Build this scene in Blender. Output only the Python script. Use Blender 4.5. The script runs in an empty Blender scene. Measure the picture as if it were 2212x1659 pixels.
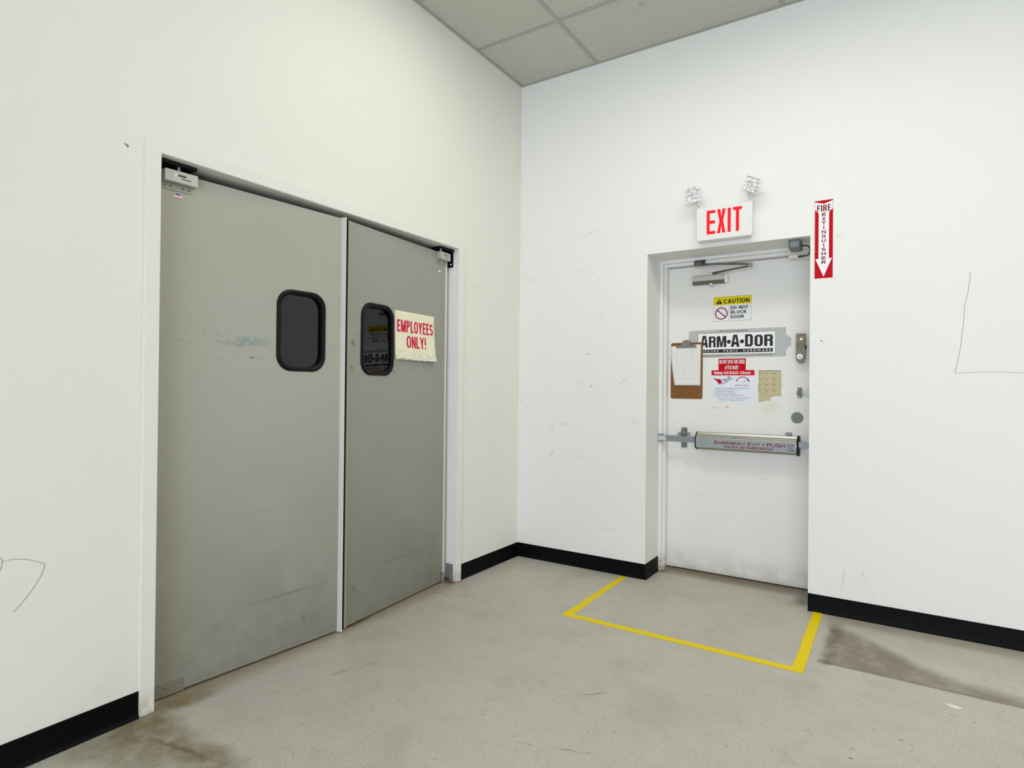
import bpy, bmesh, math, random
from mathutils import Vector, Matrix, Euler

sc = bpy.context.scene
COL = sc.collection
random.seed(7)

# ------------------------------------------------------------------ camera
cam_d = bpy.data.cameras.new('camera')
cam_d.sensor_fit = 'HORIZONTAL'
cam_d.sensor_width = 36.0
cam_d.lens = 1298.434 / 2212 * 36.0
cam_d.clip_start = 0.02
cam = bpy.data.objects.new('camera', cam_d)
COL.objects.link(cam)
cam.location = (2.46647, -3.91533, 1.28771)
cam.rotation_euler = (1.57676, -0.00998, 0.5736)
sc.camera = cam

# ------------------------------------------------------------------ world, exposure
sc.view_settings.view_transform = 'Standard'
sc.view_settings.look = 'None'
sc.view_settings.exposure = 0.08
sc.view_settings.gamma = 1.0
sc.view_settings.use_curve_mapping = False
sc.cycles.use_denoising = True
sc.cycles.max_bounces = 10
sc.cycles.diffuse_bounces = 6
world = bpy.data.worlds.new('world')
sc.world = world
world.use_nodes = True
world.node_tree.nodes['Background'].inputs[0].default_value = (0.02, 0.02, 0.02, 1)

# room size
H = 3.608            # ceiling height
XR, YF = 6.8, -9.2   # far walls, behind the camera
XL, XRR, HR = 1.0214, 2.017, 2.2     # recess of the exit door
YA, YB, YC, YD = -2.7366, -0.7176, -2.6808, -0.7698   # double door casing and opening
HC, HO = 2.2571, 2.1998

# ------------------------------------------------------------------ lamps of the room
def area(name, loc, rot, sx, sy, power, col):
    l = bpy.data.lights.new(name, 'AREA')
    l.shape = 'RECTANGLE'; l.size = sx; l.size_y = sy; l.energy = power; l.color = col
    o = bpy.data.objects.new(name, l); COL.objects.link(o)
    o.location = loc; o.rotation_euler = rot
    return o

# recessed ceiling lamps out of view: position, power, colour
LAMPS = [(1.25, -1.513, 14.0, (1.0, 0.965, 0.89)), (2.47, -1.513, 15.7, (1.0, 0.965, 0.89)), (1.25, -2.735, 2.1, (1.0, 0.965, 0.89)),
         (6.13, -1.513, 48.0, (1.0, 0.972, 0.82)), (6.13, -3.955, 35.0, (1.0, 0.972, 0.82))]
TROFFERS = [(l[0], l[1]) for l in LAMPS]
for tx, ty, pw, col in LAMPS:
    area('ceiling_lamp_light', (tx, ty, H + 0.035), (0, 0, 0), 1.16, 0.56, pw, col)
# daylight through the shop window in the wall behind the camera
area('window_daylight', (3.6, YF + 0.12, 1.5), (math.radians(90), 0, 0), 5.2, 2.2, 268, (0.875, 0.945, 1.145))

# ------------------------------------------------------------------ helpers
def lin(c):
    def f(v):
        v /= 255.0
        return v / 12.92 if v <= 0.04045 else ((v + 0.055) / 1.055) ** 2.4
    return (f(c[0]), f(c[1]), f(c[2]), 1.0)

def mat(name, rgb, rough=0.5, metal=0.0, spec=0.5, noise=None, bump=None, emit=None):
    m = bpy.data.materials.new(name); m.use_nodes = True
    nt = m.node_tree; b = nt.nodes['Principled BSDF']
    b.inputs['Base Color'].default_value = lin(rgb)
    b.inputs['Roughness'].default_value = rough
    b.inputs['Metallic'].default_value = metal
    b.inputs['Specular IOR Level'].default_value = spec
    if noise:
        scale, amt = noise
        G = Graph(m)
        n = G.noise(scale, 4)
        lo = tuple(v * (1 - amt) for v in lin(rgb)[:3]); hi = tuple(min(1, v * (1 + amt)) for v in lin(rgb)[:3])
        G.link(G.mix(n, lo, hi), b.inputs['Base Color'])
    if bump:
        scale, strg = bump
        G = Graph(m)
        G.bump(G.noise(scale, 3), strg)
    if emit:
        b.inputs['Emission Color'].default_value = lin(emit[0]); b.inputs['Emission Strength'].default_value = emit[1]
    return m

class Graph:
    """small builder for procedural material nodes in object coordinates"""
    def __init__(s, m):
        s.nt = m.node_tree; s.b = s.nt.nodes['Principled BSDF']
        s.tc = s.nt.nodes.new('ShaderNodeTexCoord'); s.P = s.tc.outputs['Object']
    def link(s, a, b): s.nt.links.new(a, b)
    def setin(s, sock, v):
        if hasattr(v, 'is_linked'): s.link(v, sock)
        elif isinstance(v, (tuple, list)):
            sock.default_value = tuple(v) + ((1.0,) if len(sock.default_value) == 4 and len(v) == 3 else ())
        else: sock.default_value = v
    def noise(s, scale, detail=3, rough=0.55, vec=None, dist=0.0):
        n = s.nt.nodes.new('ShaderNodeTexNoise')
        n.inputs['Scale'].default_value = scale; n.inputs['Detail'].default_value = detail
        n.inputs['Roughness'].default_value = rough; n.inputs['Distortion'].default_value = dist
        s.link(vec or s.P, n.inputs['Vector'])
        return n.outputs['Fac']
    def map(s, loc=(0, 0, 0), rot=(0, 0, 0), scale=(1, 1, 1), vec=None):
        n = s.nt.nodes.new('ShaderNodeMapping'); n.vector_type = 'TEXTURE'
        n.inputs['Location'].default_value = loc; n.inputs['Rotation'].default_value = rot; n.inputs['Scale'].default_value = scale
        s.link(vec or s.P, n.inputs['Vector'])
        return n.outputs['Vector']
    def ramp(s, v, a, b, o0=0.0, o1=1.0):
        n = s.nt.nodes.new('ShaderNodeMapRange'); n.interpolation_type = 'SMOOTHSTEP'
        s.setin(n.inputs['Value'], v)
        n.inputs['From Min'].default_value = a; n.inputs['From Max'].default_value = b
        n.inputs['To Min'].default_value = o0; n.inputs['To Max'].default_value = o1
        return n.outputs['Result']
    def math(s, op, a, b=0.0):
        n = s.nt.nodes.new('ShaderNodeMath'); n.operation = op
        s.setin(n.inputs[0], a); s.setin(n.inputs[1], b)
        return n.outputs[0]
    def mix(s, f, a, b):
        n = s.nt.nodes.new('ShaderNodeMix'); n.data_type = 'RGBA'
        s.setin(n.inputs['Factor'], f); s.setin(n.inputs['A'], a); s.setin(n.inputs['B'], b)
        return n.outputs['Result']
    def xyz(s):
        n = s.nt.nodes.new('ShaderNodeSeparateXYZ'); s.link(s.P, n.inputs[0]); return n.outputs
    def bump(s, h, strg, dist=0.002):
        n = s.nt.nodes.new('ShaderNodeBump'); n.inputs['Strength'].default_value = strg; n.inputs['Distance'].default_value = dist
        s.link(h, n.inputs['Height']); s.link(n.outputs[0], s.b.inputs['Normal'])
    def warp(s, scale, amt):
        n = s.nt.nodes.new('ShaderNodeTexNoise'); n.inputs['Scale'].default_value = scale; n.inputs['Detail'].default_value = 3
        s.link(s.P, n.inputs['Vector'])
        v = s.nt.nodes.new('ShaderNodeVectorMath'); v.operation = 'SUBTRACT'
        s.link(n.outputs['Color'], v.inputs[0]); v.inputs[1].default_value = (0.5, 0.5, 0.5)
        w = s.nt.nodes.new('ShaderNodeVectorMath'); w.operation = 'SCALE'; s.link(v.outputs[0], w.inputs[0]); w.inputs['Scale'].default_value = amt
        a = s.nt.nodes.new('ShaderNodeVectorMath'); a.operation = 'ADD'; s.link(s.P, a.inputs[0]); s.link(w.outputs[0], a.inputs[1])
        return a.outputs[0]
    def blob(s, loc, scale, rot=(0, 0, 0), soft=0.5, vec=None):
        """1 inside an ellipsoid-shaped stain, 0 outside"""
        l = s.nt.nodes.new('ShaderNodeVectorMath'); l.operation = 'LENGTH'
        s.link(s.map(loc, rot, scale, vec), l.inputs[0])
        return s.ramp(l.outputs['Value'], 1 - soft, 1.0, 1.0, 0.0)

class MB:
    """collects shapes and links them as one mesh object"""
    def __init__(s): s.v = []; s.f = []
    def add(s, vs, fs):
        o = len(s.v); s.v += [tuple(v) for v in vs]; s.f += [tuple(i + o for i in f) for f in fs]; return s
    def box(s, x0, y0, z0, x1, y1, z1):
        v = [(x0, y0, z0), (x1, y0, z0), (x1, y1, z0), (x0, y1, z0), (x0, y0, z1), (x1, y0, z1), (x1, y1, z1), (x0, y1, z1)]
        return s.add(v, [(0, 3, 2, 1), (4, 5, 6, 7), (0, 1, 5, 4), (1, 2, 6, 5), (2, 3, 7, 6), (3, 0, 4, 7)])
    def prism(s, pts, a, b, axis=2):
        n = len(pts)
        def P(p, h):
            return (p[0], p[1], h) if axis == 2 else ((h, p[0], p[1]) if axis == 0 else (p[0], h, p[1]))
        vs = [P(p, a) for p in pts] + [P(p, b) for p in pts]
        fs = [tuple(range(n))[::-1], tuple(range(n, 2 * n))] + [(i, (i + 1) % n, n + (i + 1) % n, n + i) for i in range(n)]
        return s.add(vs, fs)
    def ring(s, outer, inner, a, b):
        n = len(outer); vs = []
        for h in (a, b):
            vs += [(p[0], p[1], h) for p in outer] + [(p[0], p[1], h) for p in inner]
        fs = []
        for i in range(n):
            j = (i + 1) % n
            fs += [(i, n + i, n + j, j), (2 * n + i, 2 * n + j, 3 * n + j, 3 * n + i), (i, j, 2 * n + j, 2 * n + i), (n + i, 3 * n + i, 3 * n + j, n + j)]
        return s.add(vs, fs)
    def loft(s, loops, cap=True):
        n = len(loops[0]); vs = [p for l in loops for p in l]; fs = []
        for k in range(len(loops) - 1):
            for i in range(n):
                j = (i + 1) % n
                fs.append((k * n + i, k * n + j, (k + 1) * n + j, (k + 1) * n + i))
        if cap: fs += [tuple(range(n))[::-1], tuple(range((len(loops) - 1) * n, len(loops) * n))]
        return s.add(vs, fs)
    def cyl(s, c, r, h, n=24, r2=None):
        r2 = r if r2 is None else r2
        return s.loft([[(c[0] + r * math.cos(2 * math.pi * i / n), c[1] + r * math.sin(2 * math.pi * i / n), c[2]) for i in range(n)],
                       [(c[0] + r2 * math.cos(2 * math.pi * i / n), c[1] + r2 * math.sin(2 * math.pi * i / n), c[2] + h) for i in range(n)]])
    def dome(s, c, r, h, n=20, k=5):
        loops = []
        for q in range(k):
            a = q / k * math.pi / 2
            loops.append([(c[0] + r * math.cos(a) * math.cos(2 * math.pi * i / n), c[1] + r * math.cos(a) * math.sin(2 * math.pi * i / n), c[2] + h * math.sin(a)) for i in range(n)])
        return s.loft(loops)
    def tube(s, pts, r, n=10):
        P = [Vector(p) for p in pts]; loops = []; up = None
        for i, p in enumerate(P):
            t = (P[min(i + 1, len(P) - 1)] - P[max(i - 1, 0)]).normalized()
            if up is None:
                up = Vector((0, 0, 1)) if abs(t.z) < 0.9 else Vector((1, 0, 0))
            x = t.cross(up).normalized(); up = x.cross(t).normalized()
            rr = r[i] if isinstance(r, (list, tuple)) else r
            loops.append([tuple(p + x * rr * math.cos(2 * math.pi * k / n) + up * rr * math.sin(2 * math.pi * k / n)) for k in range(n)])
        return s.loft(loops)
    def poly(s, pts, z=0.0):
        return s.add([(p[0], p[1], z) for p in pts], [tuple(range(len(pts)))])
    def rect(s, x0, y0, x1, y1, z=0.0): return s.poly([(x0, y0), (x1, y0), (x1, y1), (x0, y1)], z)
    def ribbon(s, pts, w, z=0.0):
        """thin drawn line in the local xy plane"""
        L = []; R_ = []
        for i, p in enumerate(pts):
            a = pts[max(i - 1, 0)]; b = pts[min(i + 1, len(pts) - 1)]
            d = Vector((b[0] - a[0], b[1] - a[1])).normalized()
            L.append((p[0] - d.y * w / 2, p[1] + d.x * w / 2, z)); R_.append((p[0] + d.y * w / 2, p[1] - d.x * w / 2, z))
        n = len(pts)
        return s.add(L + R_, [(i, n + i, n + i + 1, i + 1) for i in range(n - 1)])
    def disc(s, c, r, n=32, z=0.0, ry=None):
        ry = r if ry is None else ry
        return s.poly([(c[0] + r * math.cos(2 * math.pi * i / n), c[1] + ry * math.sin(2 * math.pi * i / n)) for i in range(n)], z)
    def annulus(s, c, r0, r1, n=40, z=0.0, a0=0.0, a1=2 * math.pi):
        vs = []; full = abs(a1 - a0 - 2 * math.pi) < 1e-6
        m = n if full else n + 1
        for i in range(m):
            a = a0 + (a1 - a0) * i / n
            vs += [(c[0] + r0 * math.cos(a), c[1] + r0 * math.sin(a), z), (c[0] + r1 * math.cos(a), c[1] + r1 * math.sin(a), z)]
        return s.add(vs, [(2 * i, 2 * i + 1, 2 * ((i + 1) % m) + 1, 2 * ((i + 1) % m)) for i in range(n)])
    def xf(s, M):
        s.v = [tuple(M @ Vector(v)) for v in s.v]; return s
    def build(s, name, m, parent=None, bevel=0.0, seg=2, smooth=True, fix=True):
        me = bpy.data.meshes.new(name); me.from_pydata(s.v, [], s.f)
        bm = bmesh.new(); bm.from_mesh(me)
        if fix: bmesh.ops.recalc_face_normals(bm, faces=bm.faces)
        if bevel:
            es = [e for e in bm.edges if len(e.link_faces) == 2 and e.calc_face_angle(0) > 0.5]
            bmesh.ops.bevel(bm, geom=es, offset=bevel, segments=seg, affect='EDGES', clamp_overlap=True)
        bm.to_mesh(me); bm.free()
        if smooth:
            for p in me.polygons: p.use_smooth = True
            me.set_sharp_from_angle(angle=math.radians(32))
        me.materials.append(m)
        o = bpy.data.objects.new(name, me); COL.objects.link(o)
        if parent: o.parent = parent
        return o

def rrect(x0, y0, x1, y1, r, n=8):
    pts = []
    for cx, cy, a0 in ((x1 - r, y1 - r, 0), (x0 + r, y1 - r, 90), (x0 + r, y0 + r, 180), (x1 - r, y0 + r, 270)):
        for i in range(n + 1):
            a = math.radians(a0 + 90 * i / n); pts.append((cx + r * math.cos(a), cy + r * math.sin(a)))
    return pts

def frame(o, u, up=(0, 0, 1)):
    """matrix of a surface: local x along u, local y up, local z out of the surface"""
    u = Vector(u).normalized(); v = Vector(up); n = u.cross(v).normalized()
    M = Matrix((u, v, n)).transposed().to_4x4(); M.translation = Vector(o)
    return M

def tag(o, label=None, cat=None, group=None, kind=None):
    if label: o['label'] = label
    if cat: o['category'] = cat
    if group: o['group'] = group
    if kind: o['kind'] = kind
    return o

def thing(name, M, label, cat, group=None, kind=None):
    o = bpy.data.objects.new(name, None); COL.objects.link(o)
    o.empty_display_size = 0.05
    o.matrix_world = M if isinstance(M, Matrix) else Matrix.Translation(M)
    return tag(o, label, cat, group, kind)

_glyph = {}
def text(body, box, z, m, parent, name='lettering', bold=0.0, spacing=1.0, slant=0.0):
    """flat printed lettering stretched into box = (x0, y0, x1, y1)"""
    key = (body, bold, spacing, slant)
    if key not in _glyph:
        c = bpy.data.curves.new('txt', 'FONT'); c.body = body; c.size = 1.0
        c.offset = bold; c.space_character = spacing; c.shear = slant; c.resolution_u = 4
        t = bpy.data.objects.new('txt', c); COL.objects.link(t)
        bpy.context.view_layer.update()
        dg = bpy.context.evaluated_depsgraph_get()
        me = bpy.data.meshes.new_from_object(t.evaluated_get(dg))
        _glyph[key] = ([tuple(v.co) for v in me.vertices], [tuple(p.vertices) for p in me.polygons])
        bpy.data.objects.remove(t); bpy.data.curves.remove(c); bpy.data.meshes.remove(me)
    vs, fs = _glyph[key]
    x0 = min(v[0] for v in vs); x1 = max(v[0] for v in vs); y0 = min(v[1] for v in vs); y1 = max(v[1] for v in vs)
    b = MB()
    b.add([(box[0] + (v[0] - x0) / (x1 - x0) * (box[2] - box[0]), box[1] + (v[1] - y0) / (y1 - y0) * (box[3] - box[1]), z) for v in vs], fs)
    return b.build(name, m, parent, smooth=False, fix=False)

class Block:
    """bold sans capitals drawn from even strokes; w, h of the cell, t and th the stroke widths"""
    WD = {'I': 0, '!': 0, '.': 0, ' ': .45, 'E': .84, 'F': .82, 'L': .80, 'M': 1.30, 'W': 1.5, 'O': 1.08, 'C': 1.02, 'G': 1.06, 'A': 1.12, 'Y': 1.06, 'X': 1.06}
    def __init__(s, b, x, y, w, h, t, th, z): s.b, s.x, s.y, s.w, s.h, s.t, s.th, s.z = b, x, y, w, h, t, th, z
    def P(s, pts): s.b.poly([(s.x + p[0], s.y + p[1]) for p in pts], s.z)
    def bar(s, x0, y0, x1, y1): s.P([(x0, y0), (x1, y0), (x1, y1), (x0, y1)])
    def diag(s, x0, x1, y0=0.0, y1=None, t=None):
        y1 = s.h if y1 is None else y1; t = t or s.t
        s.P([(x0, y0), (x0 + t, y0), (x1 + t, y1), (x1, y1)])
    def arc(s, cx, cy, rx, ry, a0, a1, n=14):
        vs = []
        for i in range(n + 1):
            a = math.radians(a0 + (a1 - a0) * i / n); c, q = math.cos(a), math.sin(a)
            vs += [(s.x + cx + (rx - s.t) * c, s.y + cy + (ry - s.th) * q, s.z), (s.x + cx + rx * c, s.y + cy + ry * q, s.z)]
        s.b.add(vs, [(2 * i, 2 * i + 1, 2 * i + 3, 2 * i + 2) for i in range(n)])
    def draw(s, ch):
        w, h, t, th = s.w, s.h, s.t, s.th; r = min(w * .56, h * .5); bar, diag, arc = s.bar, s.diag, s.arc
        if ch in 'EF':
            bar(0, 0, t, h); bar(t, h - th, w, h); bar(t, h * .52 - th / 2, w * .92, h * .52 + th / 2)
            if ch == 'E': bar(t, 0, w, th)
        elif ch == 'L': bar(0, 0, t, h); bar(t, 0, w, th)
        elif ch == 'I': bar(0, 0, t, h)
        elif ch == '!': bar(0, h * .32, t, h); bar(0, 0, t, th * 1.15)
        elif ch == '.': bar(0, 0, t, th)
        elif ch == 'T': bar(0, h - th, w, h); bar(w / 2 - t / 2, 0, w / 2 + t / 2, h - th)
        elif ch == 'H': bar(0, 0, t, h); bar(w - t, 0, w, h); bar(t, h * .52 - th / 2, w - t, h * .52 + th / 2)
        elif ch == 'N': bar(0, 0, t, h); bar(w - t, 0, w, h); diag(w - t * 1.02, t * .02, t=t)
        elif ch == 'M': bar(0, 0, t * .92, h); bar(w - t * .92, 0, w, h); diag(w / 2 - t * .5, t * .1, t=t); diag(w / 2 - t * .5, w - t * 1.1, t=t)
        elif ch == 'W': q = w * .27; diag(q - t * .3, 0); diag(q - t * .3, w / 2 - t / 2); diag(w - q - t * .7, w / 2 - t / 2); diag(w - q - t * .7, w - t)
        elif ch == 'A': diag(0, w / 2 - t / 2); diag(w - t, w / 2 - t / 2); bar(w * .22, h * .2, w * .78, h * .2 + th)
        elif ch == 'X': diag(0, w - t * 1.1, t=t * 1.1); diag(w - t * 1.1, 0, t=t * 1.1)
        elif ch == 'Y': diag(w / 2 - t / 2, 0, h * .42, h); diag(w / 2 - t / 2, w - t, h * .42, h); bar(w / 2 - t / 2, 0, w / 2 + t / 2, h * .42)
        elif ch == 'K': bar(0, 0, t, h); diag(t * .9, w - t * 1.15, h * .36, h, t * 1.15); diag(w - t * 1.15, t * 1.2, 0, h * .62, t * 1.15)
        elif ch in 'OCGQ':
            r = min(r, h * .42) if ch != 'O' else r
            arc(w / 2, h - r, w / 2, r, 0 if ch == 'O' else 16, 180); arc(w / 2, r, w / 2, r, 180, 360 if ch in 'OG' else 344); bar(0, r, t, h - r)
            if ch == 'O': bar(w - t, r, w, h - r)
            if ch == 'G': bar(w - t, r * .95, w, h * .5); bar(w * .55, h * .5 - th, w, h * .5)
        elif ch == 'D':
            bar(0, 0, t, h); bar(t, h - th, w - r, h); bar(t, 0, w - r, th); arc(w - r, h - r, r, r, 0, 90, 8); arc(w - r, r, r, r, -90, 0, 8); bar(w - t, r, w, h - r)
        elif ch == 'U': bar(0, r, t, h); bar(w - t, r, w, h); arc(w / 2, r, w / 2, r, 180, 360)
        elif ch in 'PR':
            q = (h * .56) / 2; bar(0, 0, t, h); bar(t, h - th, w - q, h); bar(t, h - 2 * q, w - q, h - 2 * q + th); arc(w - q, h - q, q, q, -90, 90)
            if ch == 'R': diag(w - t * 1.1, w * .42, 0, h - 2 * q + th * .5, t * 1.1)
        elif ch == 'B':
            q = (h + th) / 4; bar(0, 0, t, h); bar(t, h - th, w - q, h); bar(t, h / 2 - th / 2, w - q, h / 2 + th / 2); bar(t, 0, w - q, th)
            arc(w - q, h - q, q * .96, q, -90, 90); arc(w - q, q, q, q, -90, 90)
        elif ch == 'S':
            q = (h + th) / 4; arc(w / 2, h - q, w / 2, q, 20, 270, 18); arc(w / 2, q, w / 2, q, -160, 90, 18)

def caps(body, box, z, m, parent, stroke=.2, hstroke=None, gap=.9, name='lettering'):
    """bold capitals that fill box; stroke is the stem width as a share of the height"""
    x0, y0, x1, y1 = box; h = y1 - y0; t = h * stroke; th = h * (hstroke or stroke * .92); sp = t * gap
    fixed = sum(t for c in body if c in 'I!.') + sp * (len(body) - 1)
    units = sum(Block.WD.get(c, 1.0) for c in body)
    W = max(t * 1.6, (x1 - x0 - fixed) / max(units, .01)) if units else t
    b = MB(); x = x0
    for c in body:
        w = t if c in 'I!.' else W * Block.WD.get(c, 1.0)
        if c != ' ': Block(b, x, y0, w, h, t, th, z).draw(c)
        x += w + sp
    return b.build(name, m, parent, smooth=False)

# ------------------------------------------------------------------ materials
def make_wall(name, back):
    m = bpy.data.materials.new(name); m.use_nodes = True
    G = Graph(m); b = G.b
    base = lin((231, 231, 223)) if not back else lin((230, 231, 226))
    c = G.mix(G.noise(1.3, 3), tuple(v * 0.975 for v in base[:3]), tuple(min(1, v * 1.015) for v in base[:3]))
    X = G.xyz()
    if back:
        # rubbed scuffs between the corner and the exit door, on the hand height of the wall
        reg = G.math('MULTIPLY', G.ramp(X[0], 1.25, 0.95), G.math('MULTIPLY', G.ramp(X[2], 2.5, 2.1), G.ramp(X[0], -0.2, 0.1)))
        s1 = G.ramp(G.noise(5.5, 6, 0.7, G.map(scale=(1.2, 1, 0.6), rot=(0, 0.5, 0))), 0.60, 0.70)
        s2 = G.ramp(G.noise(17, 4, 0.65, G.map(scale=(0.6, 1, 1.5), rot=(0, -0.6, 0))), 0.63, 0.72)
        sm = G.math('MULTIPLY', reg, G.math('ADD', G.math('MULTIPLY', s1, 0.2), G.math('MULTIPLY', s2, 0.2)))
        c = G.mix(sm, c, lin((178, 180, 178)))
        w = G.warp(14, 0.03)
        for (x, z, rx, rz, ro, st) in ((0.583, 1.533, 0.03, 0.010, -0.5, .8), (0.614, 1.301, 0.012, 0.010, 0, .9), (0.287, 0.799, 0.045, 0.014, -0.9, .5),
                                       (0.502, 2.139, 0.05, 0.010, -0.2, .25), (0.668, 2.058, 0.035, 0.012, -0.3, .35), (0.688, 1.793, 0.02, 0.008, 0, .4),
                                       (0.849, 1.335, 0.07, 0.010, -0.6, .35), (0.60, 2.40, 0.10, 0.012, -0.25, .3), (0.088, 0.592, 0.04, 0.009, -1.1, .45),
                                       (0.52, 1.32, 0.07, 0.006, 0.25, .35), (2.165, 2.178, 0.03, 0.025, 0, .22), (2.09, 1.57, 0.012, 0.006, .3, .5),
                                       (0.85, 1.81, 0.05, 0.007, -0.6, .35), (0.40, 1.02, 0.09, 0.02, .1, .22), (0.30, 1.0, 0.02, 0.03, 0, .3), (0.75, 0.30, 0.1, 0.006, .1, .3),
                                       (2.2, 0.22, 0.012, 0.09, .1, .3), (2.3, 0.25, 0.01, 0.05, -.2, .3)):
            c = G.mix(G.math('MULTIPLY', G.blob((x, 0, z), (rx, 0.2, rz), (0, ro, 0), 0.9, w), st * .7), c, lin((150, 152, 148)))
    else:
        s2 = G.ramp(G.noise(6, 5, 0.7), 0.62, 0.72)
        reg = G.math('MULTIPLY', G.ramp(X[1], -0.8, -0.5), G.ramp(X[2], 2.2, 0.6))
        c = G.mix(G.math('MULTIPLY', G.math('MULTIPLY', s2, reg), 0.25), c, lin((180, 176, 160)))
        low = G.math('MULTIPLY', G.ramp(X[2], 0.32, 0.1), G.ramp(G.noise(9, 4, .6), 0.45, 0.7))
        c = G.mix(G.math('MULTIPLY', low, 0.10), c, lin((190, 182, 160)))
    low = G.math('MULTIPLY', G.ramp(X[2], 0.25, 0.1), G.ramp(G.noise(11, 4, .6), 0.5, 0.72))
    c = G.mix(G.math('MULTIPLY', low, 0.14), c, lin((186, 180, 164)))
    G.link(c, b.inputs['Base Color'])
    b.inputs['Roughness'].default_value = 0.55
    b.inputs['Specular IOR Level'].default_value = 0.3
    G.bump(G.noise(160, 2), 0.06, 0.001)
    return m
M_wall_l = make_wall('left_wall_paint', False)
M_wall_b = make_wall('back_wall_paint', True)
M_wall = mat('plain_wall_paint', (170, 168, 160), 0.6, 0, 0.3)  # unseen far walls, greyed to cut the light they bounce back
M_trim = mat('frame_paint', (229, 229, 222), 0.4, 0, 0.4, noise=(5, 0.02))

def make_jamb():
    m = mat('steel_frame_paint', (228, 229, 225), 0.38, 0, 0.45)
    G = Graph(m); X = G.xyz()
    d = G.math('MULTIPLY', G.ramp(X[2], 0.16, 0.0), G.ramp(G.noise(30, 4, .6), 0.35, 0.62))
    G.link(G.mix(G.math('MULTIPLY', d, 0.75), lin((228, 229, 225)), lin((126, 110, 66))), G.b.inputs['Base Color'])
    return m
M_jamb = make_jamb()

def make_exitdoor():
    m = mat('exit_door_paint', (222, 224, 220), 0.42, 0, 0.4)
    G = Graph(m); X = G.xyz()      # object coordinates: x along the door, y up
    c = G.mix(G.noise(2.2, 3), lin((224, 224, 217)), lin((231, 231, 224)))
    d = G.math('MULTIPLY', G.ramp(X[1], 0.24, 0.0), G.ramp(G.noise(7, 5, .6), 0.25, 0.75))
    c = G.mix(G.math('MULTIPLY', d, 0.55), c, lin((164, 155, 130)))
    d = G.ramp(X[1], 0.06, 0.0)
    c = G.mix(G.math('MULTIPLY', d, 0.35), c, lin((128, 120, 96)))
    w = G.warp(12, 0.06)
    c = G.mix(G.math('MULTIPLY', G.blob((0.74, 1.17, 0), (0.10, 0.06, 0.3), (0, 0, 0), 0.8, w), 0.55), c, lin((216, 211, 182)))   # old adhesive
    c = G.mix(G.math('MULTIPLY', G.blob((0.40, 1.165, 0), (0.06, 0.008, 0.3), (0, 0, 0), 0.6, w), 0.4), c, lin((190, 186, 168)))
    c = G.mix(G.math('MULTIPLY', G.blob((0.475, 1.172, 0), (0.014, 0.018, 0.3), (0, 0, 0), 0.6, w), 0.8), c, lin((196, 184, 146)))
    for (x, y, rx, ry, ro) in ((.3, .55, .12, .006, .2), (.5, .42, .08, .004, -.3), (.7, .7, .05, .004, .5), (.2, .75, .03, .01, 0)):
        c = G.mix(G.math('MULTIPLY', G.blob((x, y, 0), (rx, ry, 0.3), (0, 0, ro), 0.8, w), 0.25), c, lin((150, 150, 146)))
    G.link(c, G.b.inputs['Base Color'])
    G.bump(G.noise(120, 2), 0.05, 0.001)
    return m
M_door = make_exitdoor()

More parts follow.
